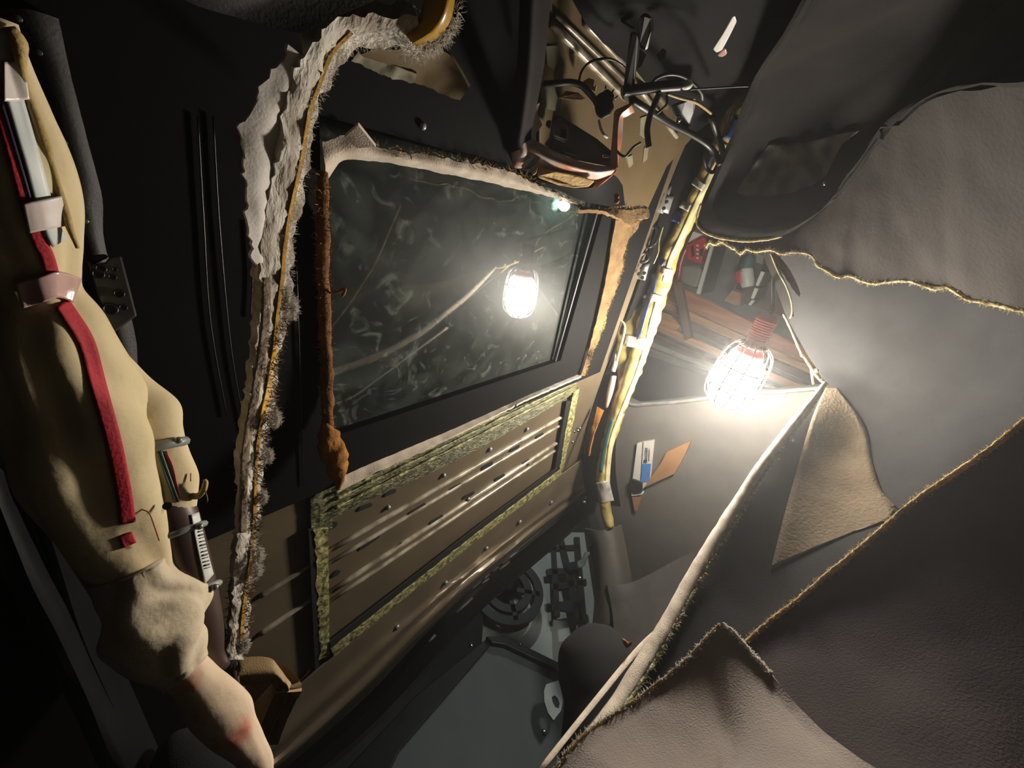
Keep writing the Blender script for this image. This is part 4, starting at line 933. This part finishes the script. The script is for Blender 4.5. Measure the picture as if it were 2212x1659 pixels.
# ================================================================== HANGING HEADLINER PIECES ON THE RIGHT
def fray_edge(o_parent, pts, mat, r=.003, seed=0, fib=700, flen=.008, fm='edge_cream', n=None, wob=.5, wscale=180):
    t_ = tube('torn_edge', [(*p, r) for p in pts], mat, o_parent, n or max(60, len(pts) * 10), seg=8, wob=wob, wscale=wscale, seed=seed)
    if fib: fuzz('loose_fibres', [(*p, r) for p in pts], fm, o_parent, fib, flen, width=.0004, seed=seed + 20)
    return t_
# moulded dark panel, upper right
b0 = [(1764, -60, .60), (1700, 60, .68), (1640, 150, .76), (1612, 205, .82), (1580, 290, .88), (1540, 380, .93), (1514, 440, .96), (1506, 480, .97), (1524, 502, .965), (1560, 514, .955), (1610, 520, .94), (1660, 516, .92), (1700, 505, .90), (1770, 460, .86), (1830, 390, .80), (1880, 320, .75), (1930, 265, .70), (2000, 215, .64), (2100, 190, .57), (2240, 180, .50)]
def toward(b, q, k, dt): return [(a + (q[0] - a) * k, c + (q[1] - c) * k, t + (q[2] - t) * k + dt) for a, c, t in b]
pa = tag(loft('visor_headliner', [R3(*b0), R3(*toward(b0, (2300, -150, .54), .035, -.006)), R3(*toward(b0, (2300, -150, .54), .08, .025)), R3(*toward(b0, (2300, -150, .54), .35, .05)), R3(*toward(b0, (2300, -150, .54), .75, .04)), R3(*toward(b0, (2300, -150, .54), .97, .02))], 'head_dark', None, .005, 70, 30, .004, 14, seed=3), 'moulded dark grey headliner panel with rounded visor recess, upper right', 'headliner')
fray_edge(pa, [P(*q) for q in [(1514, 440, .958), (1505, 480, .968), (1524, 503, .963), (1560, 515, .953), (1610, 521, .938), (1660, 517, .918), (1688, 510, .908)]], 'edge_cream', .0022, 1, 150, .004)
wr = drape('plastic_wrinkles', [[(1585, 415), (1620, 425), (1690, 420), (1750, 405), (1785, 380)], [(1630, 350), (1680, 360), (1730, 355), (1785, 340), (1820, 310)], [(1660, 310), (1700, 310), (1760, 300), (1820, 285), (1860, 280)]], 'wrinkle_film', bvh(pa), pa, .004, .002, 40, 20)
for v_ in wr.data.vertices: v_.co += (CAM - v_.co).normalized() * .006 * fn(v_.co, 45, 6)
wr['label'] = 'crumpled clear plastic stuck in the recess'
knob('glint', P(1782, 396, .84), CAM - P(1782, 396, .84), .003, .003, 'chrome', pa)
# brown torn board below it
w0 = [(1524, 534, 1.00), (1532, 524, 1.0), (1545, 528, 1.0), (1560, 522, .995), (1575, 532, .99), (1590, 540, .985), (1600, 548, .98), (1612, 538, .975), (1630, 543, .97), (1650, 541, .96), (1668, 540, .955), (1690, 548, .95), (1710, 545, .945), (1740, 546, .935), (1758, 556, .93), (1766, 572, .925), (1790, 586, .915), (1812, 598, .905), (1836, 595, .9), (1862, 606, .89), (1890, 612, .88), (1920, 608, .87), (1960, 606, .855), (1990, 614, .845), (2020, 624, .835), (2046, 620, .825), (2068, 632, .815), (2086, 644, .81), (2120, 652, .80), (2160, 660, .785), (2190, 668, .775), (2260, 680, .76)]
wt = [(1530, 500, .99), (1560, 505, .985), (1610, 510, .97), (1660, 506, .955), (1700, 495, .935), (1765, 450, .89), (1822, 382, .835), (1872, 312, .785), (1922, 256, .735), (1995, 204, .675), (2100, 178, .605), (2250, 168, .535)]
ab = tag(loft('headliner_board', [R3(*w0), R3(*[(a, b, t + .03) for a, b, t in wt])], 'head_brown', None, .006, 110, 18, .004, 16, smooth=False, seed=2), 'brown headliner board with a ragged glowing torn lower edge, right', 'headliner board')
fray_edge(ab, [P(*q) for q in w0], 'edge_cream', .0026, 2, 1600, .006, n=240)
# grey sheet between the ragged board and the lit edge
L0 = [(1648, 546, 1.28), (1672, 600, 1.27), (1698, 680, 1.25), (1740, 760, 1.20), (1778, 830, 1.10), (1720, 905, .98), (1640, 1015, .88), (1560, 1140, .79), (1500, 1240, .73), (1430, 1365, .66), (1380, 1445, .62), (1300, 1560, .56), (1205, 1690, .50)]
bs = tag(loft('headliner_sheet', [R3(*L0), R3((1800, 500, 1.22), (1820, 600, 1.21), (1850, 690, 1.18), (1880, 780, 1.13), (1890, 850, 1.08), (1850, 950, .99), (1790, 1060, .88), (1720, 1180, .80), (1670, 1280, .75), (1610, 1400, .69), (1570, 1490, .65), (1500, 1600, .60), (1420, 1720, .55)),
                                  R3((2040, 460, 1.10), (2060, 600, 1.09), (2080, 690, 1.07), (2100, 780, 1.03), (2090, 870, .99), (2060, 980, .92), (2020, 1100, .84), (1960, 1220, .77), (1900, 1330, .71), (1840, 1450, .66), (1790, 1540, .63), (1720, 1650, .58), (1640, 1760, .54)),
                                  R3((2290, 420, 1.00), (2300, 600, .98), (2310, 690, .96), (2320, 780, .94), (2310, 880, .91), (2290, 1000, .87), (2250, 1120, .81), (2200, 1250, .75), (2140, 1370, .69), (2080, 1480, .64), (2020, 1580, .61), (1950, 1700, .57), (1880, 1800, .54))], 'head_grey', None, .006, 90, 30, .004, 8, seed=5), 'large hanging grey headliner sheet with a bright glue-coated edge by the lamp', 'headliner sheet')
lit = [(1782, 826, 1.045, 3), (1764, 850, 1.02, 5), (1730, 893, .975, 8), (1690, 945, .925, 9), (1640, 1012, .862, 10), (1600, 1075, .82, 11), (1560, 1138, .775, 12), (1500, 1238, .712, 13), (1430, 1363, .642, 14), (1380, 1443, .602, 15), (1330, 1520, .562, 14), (1270, 1600, .52, 13), (1200, 1695, .48, 13)]
le = ptube('lit_edge', lit, 'headliner_cloth', bs, 90, seg=14, wob=.12, wscale=60)
ptube('glue_edge', [(a + r * .9 + 2, b + r * .5, t + .004, r * .55) for a, b, t, r in lit], 'green_glue_pale', bs, 140, seg=10, wob=.8, wscale=220, seed=3)
fuzz('loose_fibres', [(*P(a + r, b + r * .5, t), r * mpp(P(a, b, t)) * .6) for a, b, t, r in lit], 'edge_cream', bs, 1500, .005, width=.0004, seed=31)
for q in ((1522, 1238, .70), (1414, 1420, .62), (1680, 990, .9), (1712, 950, .94)):
    ptube('crumb', [(q[0], q[1], q[2], 2), (q[0] + 3, q[1] + 3, q[2], 4), (q[0] + 7, q[1] + 4, q[2], 1.5)], 'edge_gold', bs, 6, seg=8, wob=.5, wscale=300)
for pix, r in (([(1692, 678, 1.10), (1705, 705, 1.09), (1722, 745, 1.08), (1735, 770, 1.075), (1750, 790, 1.07), (1757, 830, 1.06)], .0022), ([(1735, 768, 1.075), (1752, 795, 1.065), (1770, 820, 1.055), (1790, 832, 1.05)], .0022)):
    ptube('hanging_thread', [(a, b, t, r / mpp(P(a, b, t))) for a, b, t in pix], 'edge_cream', bs, 24, seg=8, wob=.5, wscale=150)
for q in ((1732, 767), (1764, 800), (1776, 822)):
    ptube('crumb', [(q[0] - 2, q[1] - 4, 1.06, 1), (q[0], q[1], 1.06, 4), (q[0] + 3, q[1] + 5, 1.06, 1.5)], 'edge_gold', bs, 6, seg=8, wob=.5, wscale=300)
sbv = bvh(bs)
tp = drape('light_patch', [[(1783, 838), (1755, 900), (1728, 990), (1700, 1090), (1682, 1160), (1664, 1232)], [(1790, 838), (1800, 900), (1795, 990), (1785, 1090), (1775, 1150), (1750, 1190)], [(1808, 838), (1868, 920), (1885, 1000), (1905, 1060), (1940, 1112), (1850, 1145)]], 'light_patch_tan', sbv, bs, .002, .002, 30, 12)  # pool of light through the gap, laid on as a tan sheet
plabel(tp, 'tan patch coloured as light falling through a gap onto the grey sheet')
# folded strap hanging above the lamp
sp = tag(loft('trim_strap', [R3((1645, 545, 1.14), (1668, 600, 1.12), (1690, 660, 1.10), (1704, 690, 1.09)), R3((1662, 545, 1.12), (1690, 600, 1.10), (1706, 640, 1.085), (1712, 684, 1.08))], 'strap_dark', None, .003, 24, 6), 'dark folded trim strap dangling above the lamp handle', 'strap')
ptube('bright_rim', [(1664, 546, 1.118, 1.6), (1680, 585, 1.105, 1.6), (1698, 618, 1.09, 1.6), (1709, 650, 1.08, 1.6), (1711, 675, 1.075, 1.6), (1706, 688, 1.075, 1.6)], 'edge_cream', sp, 30, seg=8)
go = tag(loft('golden_flap', [R3((1664, 548, 1.13), (1690, 590, 1.12), (1710, 620, 1.11), (1725, 640, 1.10)), R3((1676, 545, 1.13), (1700, 575, 1.12), (1716, 605, 1.11), (1727, 634, 1.10))], 'ochre_fibre', None, .004, 20, 5, .001, 60, fray=.002), 'narrow golden fibre flap right of the dangling strap', 'flap')
# big plum-brown sheet, lower right
c0_ = [(2300, 846, .80), (2212, 910, .77), (2150, 962, .75), (2080, 1012, .73), (2010, 1058, .71), (1940, 1112, .69), (1880, 1166, .67), (1800, 1232, .65), (1720, 1300, .63), (1660, 1346, .615), (1608, 1392, .60), (1540, 1450, .58)]
cs = tag(loft('headliner_sheet', [R3(*c0_), R3(*[(a + 30, b + 60, t - .02) for a, b, t in c0_]), R3(*[(a + 140, b + 260, t - .09) for a, b, t in c0_]), R3(*[(a + 300, b + 560, t - .16) for a, b, t in c0_])], 'head_plum', None, .006, 60, 24, .004, 9, seed=7), 'large plum-brown headliner sheet with golden frayed edge, lower right', 'headliner sheet')
fray_edge(cs, [P(*q) for q in c0_], 'edge_gold', .003, 4, 1500, .0045, fm='edge_gold', n=160)
# taupe corner piece in front
d0 = [(1180, 1690, .44), (1240, 1608, .455), (1300, 1560, .47), (1360, 1522, .48), (1420, 1478, .49), (1480, 1428, .50), (1520, 1385, .51), (1556, 1348, .52), (1562, 1348, .52), (1590, 1372, .515), (1625, 1412, .505), (1665, 1456, .49), (1720, 1520, .47), (1780, 1580, .45), (1860, 1640, .43), (1960, 1700, .42)]
ds = tag(loft('headliner_corner', [R3(*d0), R3(*[(a + (1560 - a) * .06, b + (1800 - b) * .06, t - .004) for a, b, t in d0]), R3(*[(a + (1560 - a) * .5, b + (1800 - b) * .5, t - .06) for a, b, t in d0]), R3(*[(a + (1560 - a) * .97, b + (1800 - b) * .97, t - .13) for a, b, t in d0])], 'head_taupe', None, .005, 90, 20, .0015, 12, smooth=False, seed=9), 'taupe headliner corner with a sharp point at the bottom edge', 'headliner corner')
fray_edge(ds, [P(*q) for q in d0[:8]], 'edge_gold', .0016, 5, 700, .004, fm='fibre_fluff')
fray_edge(ds, [P(*q) for q in d0[8:12]], 'headliner_cloth', .0018, 6, 300, .003, fm='fibre_fluff')
# thin battens beside the lit edge, with an ochre shard
for pix, lab in (([(1660, 1060, .93), (1500, 1290, .78), (1390, 1400, .72), (1290, 1520, .64), (1170, 1670, .56)], 'long grey trim lath running beside the glue-coated edge'), ([(1420, 1380, .70), (1340, 1500, .62), (1270, 1590, .57), (1200, 1680, .53)], 'short grey trim lath between the lath and the glue-coated edge')):
    tag(ptube('trim_lath', [(a - 8, b, t, 6) for a, b, t in pix], 'headliner_cloth' if 'long' in lab else 'grey_trim', None, 30, seg=8, flat=.4), lab, 'trim lath')
tag(pprism('fibre_shard', [(1342, 1378, .70), (1350, 1381, .70), (1358, 1388, .70), (1366, 1382, .70), (1364, 1394, .70), (1354, 1402, .70), (1347, 1392, .70)], 'ochre_fibre', None, .01, .002), 'small golden shard stuck on the lath', 'shard')
tag(pprism('brown_scrap', [(1212, 1640, .55), (1260, 1590, .555), (1292, 1570, .56), (1285, 1600, .56), (1240, 1690, .55), (1180, 1690, .55)], 'rust_fibre', None, .006), 'rust-brown scrap under the taupe corner at the bottom edge', 'scrap')

# ================================================================== GARAGE BEYOND THE SIDE WINDOW
gx = 2.3
def gshelf(pix, lab):
    p = [P(a, b, x=gx) for a, b in pix]
    return p
sh = tag(empty('tool_shelf', P(1530, 600, x=gx)), 'white-edged shelf rack behind the window, carrying red tools', 'shelf')
for pix in ([(1540, 512), (1546, 514), (1512, 636), (1504, 634)], [(1644, 586), (1652, 588), (1638, 618), (1632, 616)], [(1630, 622), (1638, 624), (1628, 646), (1622, 644)], [(1624, 648), (1630, 650), (1622, 660), (1616, 658)]):
    under(xprism('shelf_edge', gx, pix, 'white_plastic', None, .02), sh); under(xprism('shelf_board', gx + .02, pix, 'dark_frame', None, .34), sh)
under(prism('back_board', [Wp(gx + .36, -.9, 1.0), Wp(gx + .36, .35, 1.0), Wp(gx + .36, .35, -1.15), Wp(gx + .36, -.9, -1.15)], (.02, 0, 0), 'wood_dark'), sh)
under(xprism('shelf_edge', gx, [(1526, 380), (1534, 382), (1522, 490), (1514, 488)], 'white_plastic', None, .05), sh)
under(xprism('divider', gx + .30, [(1546, 516), (1604, 530), (1580, 655), (1514, 640)], 'grey_board', None, .05), sh)
under(xprism('divider', gx + .28, [(1600, 540), (1650, 560), (1640, 600), (1596, 590)], 'dark_frame', None, .06), sh)
def gthing(name, pix, mat, lab, cat, x=gx - .02, d=.1, bev=.004): return tag(xprism(name, x, pix, mat, None, d, bev), lab, cat)
gthing('clamp_handle', [(1476, 527), (1482, 530), (1484, 540), (1478, 552), (1472, 572), (1468, 598), (1464, 607), (1456, 608), (1452, 598), (1456, 584), (1464, 566), (1470, 548), (1472, 534)], 'red_plastic', 'curved red clamp handle leaning by the window edge', 'clamp', d=.04, bev=.008)
rc = gthing('tool_case', [(1486, 530), (1496, 524), (1520, 512), (1526, 518), (1514, 568), (1506, 568), (1484, 560)], 'red_plastic', 'red tool case on the shelf with a carry slot', 'tool case', x=gx - .01)
xprism('case_slot', gx - .014, [(1492, 532), (1498, 530), (1500, 552), (1494, 556)], 'slot_black', rc, .01)
xprism('case_slot', gx - .014, [(1512, 538), (1520, 536), (1517, 552), (1511, 554)], 'slot_black', rc, .01)
for k in range(4): xprism('case_latch', gx - .016, [(1504, 528 + k * 9), (1509, 529 + k * 9), (1509, 533 + k * 9), (1504, 532 + k * 9)], 'white_plastic', rc, .01)
gthing('cloth_bundle', [(1474, 572), (1510, 576), (1517, 582), (1505, 622), (1494, 620), (1468, 610), (1470, 585)], 'grey_sheet', 'crumpled pale grey bag below the red case', 'bag', x=gx, d=.15, bev=.015)
gthing('paper_sheet', [(1470, 508), (1500, 500), (1524, 508), (1498, 522), (1474, 528)], 'pale_panel', 'pale paper sheet above the red case', 'paper', x=gx + .05)
gthing('book_stack', [(1500, 400), (1520, 388), (1523, 396), (1514, 420), (1502, 424)], 'blue_tape', 'dark blue box beside the dark panel edge', 'box', x=gx)
gthing('cardboard_box', [(1498, 430), (1518, 434), (1514, 478), (1496, 486), (1490, 460)], 'cardboard', 'small cardboard box showing beside the dark panel edge', 'box', x=gx)
bo = tag(empty('spray_bottle', P(1615, 590, x=gx)), 'teal and red plastic bottle on the white-edged shelf', 'bottle')
for nm, mat, pts in (('body', 'white_plastic', [(1622, 620, 11), (1621, 612, 14), (1618, 585, 14), (1616, 578, 12)]), ('label_band', 'red_plastic', [(1608, 610, 13), (1606, 585, 13)]), ('cap', 'teal', [(1618, 580, 13), (1622, 565, 12), (1626, 553, 8), (1628, 548, 4)])):
    under(tube(nm, [(*P(a - 6, b, x=gx + .06), r * mpp(P(a, b, x=gx))) for a, b, r in pts], mat, None, 12, seg=16), bo)
gthing('clear_jar', [(1632, 545), (1650, 552), (1648, 572), (1634, 568)], 'grey_sheet', 'clear-grey jar behind the teal bottle', 'jar', x=gx + .1)
gthing('cardboard_box', [(1582, 626), (1602, 634), (1598, 662), (1588, 660), (1564, 650)], 'cardboard', 'open cardboard box under the second shelf edge', 'box', x=gx)
# stacked lumber leaning with its feet on the floor
def plank(x, u0, u1, l0, l1, mat, lab):
    pu0, pu1, pl0, pl1 = P(*u0, x=x), P(*u1, x=x), P(*l0, x=x), P(*l1, x=x)
    fu = pu0 + (pu1 - pu0) * ((pu0.z - .003) / (pu0.z - pu1.z)); fl_ = pl0 + (pu1 - pu0) * ((pl0.z - .003) / (pu0.z - pu1.z))
    return tag(prism('plank', [pu0, fu, fl_, pl0], (.035, 0, 0), mat, None, .003), lab, 'plank', 'lumber stacked outside the window')
plank(2.24, (1436, 604), (1612, 690), (1430, 642), (1604, 722), 'wood', 'broad orange-brown plank, topmost of the lumber')
plank(2.19, (1430, 645), (1604, 725), (1427, 662), (1600, 740), 'wood_pale', 'pale plank right under the broad plank')
plank(2.145, (1426, 668), (1598, 744), (1422, 682), (1592, 752), 'wood_dark', 'dark narrow plank in the middle of the lumber')
plank(2.105, (1404, 690), (1570, 762), (1402, 706), (1568, 776), 'wood_pale', 'pale board lower in the lumber stack')
plank(2.045, (1402, 738), (1540, 790), (1400, 747), (1536, 798), 'grey_sheet', 'grey metal strip under the planks')
plank(2.00, (1398, 755), (1548, 806), (1396, 768), (1546, 818), 'grey_board', 'grey beam lowest in the lumber stack')
plank(2.08, (1404, 715), (1550, 780), (1402, 726), (1546, 788), 'wood_dark', 'dark lath above the grey metal strip')
gthing('wood_block', [(1422, 672), (1450, 682), (1470, 705), (1460, 716), (1436, 708), (1420, 690)], 'wood_pale', 'square wood block between the stacked planks', 'block', x=2.03, d=.012)
tag(prism('rack_rail', [P(1452, 610, x=1.96), P(1470, 606, x=1.96), P(1494, 730, x=1.96), P(1478, 736, x=1.96)], (.035, 0, 0), 'wood_dark', None, .003), 'dark cross rail in front of the planks', 'rail')

# odds and ends tucked into the side trim
qx = 1.285
bx = tag(xprism('product_box', qx, [(1376, 958), (1390, 955), (1411, 952), (1402, 1044), (1394, 1052), (1384, 1060), (1366, 1036)], 'box_white', None, .016, .001), 'white carton with blue band and dark lettering tucked into the grey side trim', 'box')
xprism('blue_band', qx - .002, [(1386, 1002), (1406, 1002), (1402, 1041), (1383, 1042)], 'box_blue', bx, .002)
xprism('fold_line', qx - .002, [(1388.6, 955), (1389.6, 955), (1384.4, 1040), (1383.4, 1040)], 'ink', bx, .002)
# lettering on the carton
pc = P(1395.5, 985, x=qx - .004); pu = (P(1397.5, 962, x=qx - .004) - pc).normalized(); pr = (P(1405, 985.5, x=qx - .004) - pc); pr = (pr - pu * pr.dot(pu)).normalized()
def lettering(txt, at, size):
    fc = bpy.data.curves.new('lettering', 'FONT'); fc.body = txt; fc.size = size; fc.align_x = 'CENTER'; fc.align_y = 'CENTER'; fc.extrude = .0004
    to = bpy.data.objects.new('lettering', fc); COL.objects.link(to)
    bpy.context.view_layer.update()
    me = bpy.data.meshes.new_from_object(to); bpy.data.objects.remove(to)
    me.materials.append(MATS['ink'])
    o = bpy.data.objects.new('lettering', me); COL.objects.link(o)
    zz = pu.cross(pr); 
    mat = Matrix((( pu.x, pr.x, -zz.x, at.x), (pu.y, pr.y, -zz.y, at.y), (pu.z, pr.z, -zz.z, at.z), (0, 0, 0, 1)))
    me.transform(mat); o.parent = bx
    return o
lettering('MOEN', P(1396, 979, x=qx - .004), .0155)
xprism('logo_mark', qx - .003, [(1391, 993), (1398, 993), (1397, 1000), (1390, 1000)], 'ink', bx, .001)
xprism('text_line', qx - .003, [(1402.5, 970), (1403.3, 970), (1402, 996), (1401.2, 996)], 'ink', bx, .001)
tag(xprism('cardboard_flap', qx - .004, [(1492, 953), (1480, 958), (1440, 977), (1426, 1003), (1400, 1040), (1391, 1054), (1420, 1040), (1457, 1023), (1478, 985)], 'cardboard', None, .02), 'tan cardboard flap beside the white carton', 'cardboard')
tag(xprism('black_clip', qx - .012, [(1364, 1036), (1376, 1040), (1386, 1046), (1386, 1064), (1372, 1066), (1362, 1062)], 'black_plastic', None, .028, .002), 'black clip at the foot of the white carton', 'clip')
tag(xprism('white_sleeve', qx - .004, [(1363, 1062), (1370, 1066), (1386, 1064), (1387, 1068), (1372, 1071), (1364, 1071)], 'box_white', None, .02), 'white paper edge under the black clip', 'paper')
tag(xprism('cardboard_tip', qx, [(1365, 1074), (1384, 1074), (1376, 1104), (1371, 1104)], 'cardboard', None, .016), 'tan cardboard tip pointing down below the black clip', 'cardboard')

# ================================================================== BEYOND THE SLOPING GLASS
wy = 2.1
wh = tag(empty('spoked_wheel', P(1100, 1272, y=wy)), 'dark round spoked wheel seen through the sloping glass', 'wheel')
cw = P(1098, 1270, y=wy); ms = mpp(cw)
def yring(r0, r1, name, a0=0, a1=360):
    n = 48; v, f = [], []
    for i in range(n + 1):
        a = math.radians(a0 + (a1 - a0) * i / n)
        d = Vector((math.cos(a), 0, math.sin(a)))
        for r in (r0, r1):
            for dy in (0, .03): v.append(cw + d * r + Vector((0, dy, 0)))
    for i in range(n):
        k = i * 4
        for a, b in ((0, 2), (2, 3), (3, 1), (1, 0)): f.append((k + a, k + b, k + 4 + b, k + 4 + a))
    return under(build(name, v, f, 'dark_frame', None, False), wh)
yring(.165, .215, 'rim'); yring(.10, .145, 'inner_ring'); under(tube('hub', [(*(cw + Vector((0, s, 0))), r) for s, r in ((-.05, .02), (-.04, .05), (.04, .055), (.12, .05))], 'black_plastic', None, None, seg=20), wh)
for k in range(5):
    a = math.radians(20 + 72 * k); d = Vector((math.cos(a), 0, math.sin(a))); s = Vector((-math.sin(a), 0, math.cos(a))) * .014
    under(prism('spoke', [cw + d * .04 - s, cw + d * .19 - s, cw + d * .19 + s, cw + d * .04 + s], (0, .025, 0), 'dark_frame'), wh)
pan = tag(yprism('pale_board', wy + .12, [(1050, 1230), (1120, 1190), (1200, 1150), (1262, 1150), (1290, 1340), (1290, 1700), (1000, 1700), (1040, 1400)], 'pale_panel', None, .02), 'pale grey board behind the spoked wheel', 'board')
lat = tag(empty('lattice_frame', P(1220, 1290, y=wy - .05)), 'dark lattice frame right of the spoked wheel', 'frame')
for pix in ([(1205, 1165), (1218, 1165), (1260, 1340), (1246, 1344)], [(1240, 1160), (1252, 1160), (1268, 1345), (1252, 1345)], [(1190, 1262), (1266, 1250), (1268, 1262), (1192, 1276)], [(1196, 1300), (1262, 1296), (1262, 1322), (1200, 1316)], [(1180, 1230), (1250, 1226), (1250, 1236), (1182, 1242)], [(1178, 1180), (1250, 1176), (1250, 1186), (1180, 1190)], [(1190, 1165), (1200, 1165), (1210, 1330), (1198, 1330)]):
    under(yprism('lattice_bar', wy - .06, pix, 'dark_frame', None, .02), lat)
under(yprism('blue_part', wy - .09, [(1222, 1216), (1246, 1212), (1250, 1230), (1230, 1232)], 'blue_dark', None, .02), lat)
tag(pprism('clear_bag', [(1264, 1190, 1.9), (1276, 1194, 1.9), (1266, 1212, 1.9), (1262, 1224, 1.9), (1248, 1228, 1.9), (1246, 1214, 1.9), (1258, 1206, 1.9)], 'clear_bag', None, .02, .006), 'crumpled clear plastic beside the blue part of the lattice', 'plastic bag')
ed = tag(loft('side_seal', [R3((1272, 1180, 1.62), (1282, 1220, 1.62), (1286, 1260, 1.6), (1284, 1300, 1.58), (1280, 1345, 1.55)), R3((1278, 1180, 1.6), (1288, 1220, 1.6), (1292, 1260, 1.58), (1290, 1300, 1.56), (1286, 1345, 1.53))], 'black_plastic', None, .01, 20, 4), 'black curved glass seal beside the pillar cover', 'seal')
hr2 = tag(ptube('headrest', [(1275, 1346, 1.1, 6), (1276, 1352, 1.1, 28), (1280, 1372, 1.1, 56), (1284, 1405, 1.1, 76), (1288, 1460, 1.1, 82), (1296, 1520, 1.1, 78), (1298, 1620, 1.1, 86), (1298, 1720, 1.1, 90)], 'headrest_cloth', None, 40, seg=28, wob=.03, wscale=10), 'black rounded headrest between the oval tag and the laths', 'headrest')
gp = tag(yprism('grey_panel', 1.75, [(1062, 1386), (1090, 1388), (1200, 1442), (1260, 1480), (1220, 1700), (820, 1700), (860, 1620)], 'grey_panel', None, .03, .004), 'smooth dark grey panel behind the sloping glass, bottom centre', 'panel')
yprism('panel_edge', 1.72, [(1050, 1374), (1092, 1374), (1210, 1432), (1204, 1446), (1090, 1392), (1062, 1388)], 'black_plastic', gp, .03, .004)
yprism('panel_side', 1.74, [(1050, 1380), (1064, 1388), (862, 1622), (830, 1690), (720, 1690), (900, 1500)], 'black_plastic', gp, .03, .004)
ov = tag(holed('oval_tag', Ry(1.6, (1180, 1478), (1206, 1470), (1212, 1490), (1216, 1515), (1212, 1535), (1196, 1556), (1184, 1540), (1176, 1515), (1175, 1492)), [Ry(1.6, (1192, 1506), (1198, 1502), (1205, 1508), (1209, 1520), (1207, 1530), (1200, 1528), (1194, 1518))], (0, .012, 0), 'oval_white'), 'white leaf-shaped oval tag with dark hole on the grey panel', 'tag')
for q, lab in (((1175, 1582), 'bright chrome stud under the oval tag'), ((1017, 1396), 'small chrome stud on the dark glass edge'), ((1252, 1249), 'chrome stud on the lattice frame'), ((1123, 1393), 'tiny chrome stud at the panel top edge')):
    pq = P(*q, 1.5); tag(knob('stud', pq, CAM - pq, .008 if q[0] != 1123 else .005, .01, 'chrome'), lab, 'stud')

# ================================================================== HAZE ADDED FOR THE LAMP GLARE
hz = bpy.data.materials.new('glare_haze'); hz.use_nodes = True; MATS['glare_haze'] = hz
nt = hz.node_tree; nt.nodes.remove(nt.nodes['Principled BSDF'])
v = nt.nodes.new('ShaderNodeVolumeScatter'); v.inputs['Density'].default_value = .036; v.inputs['Anisotropy'].default_value = .7
v.inputs['Color'].default_value = (.95, .95, .95, 1)
nt.links.new(v.outputs[0], nt.nodes['Material Output'].inputs['Volume'])
tag(box('haze', Wp(.8, .3, .25), (6.7, 6.9, 3.3), 'glare_haze'), 'thin haze added to stand for lamp glare, brightest round the lamp', 'haze', kind='stuff')
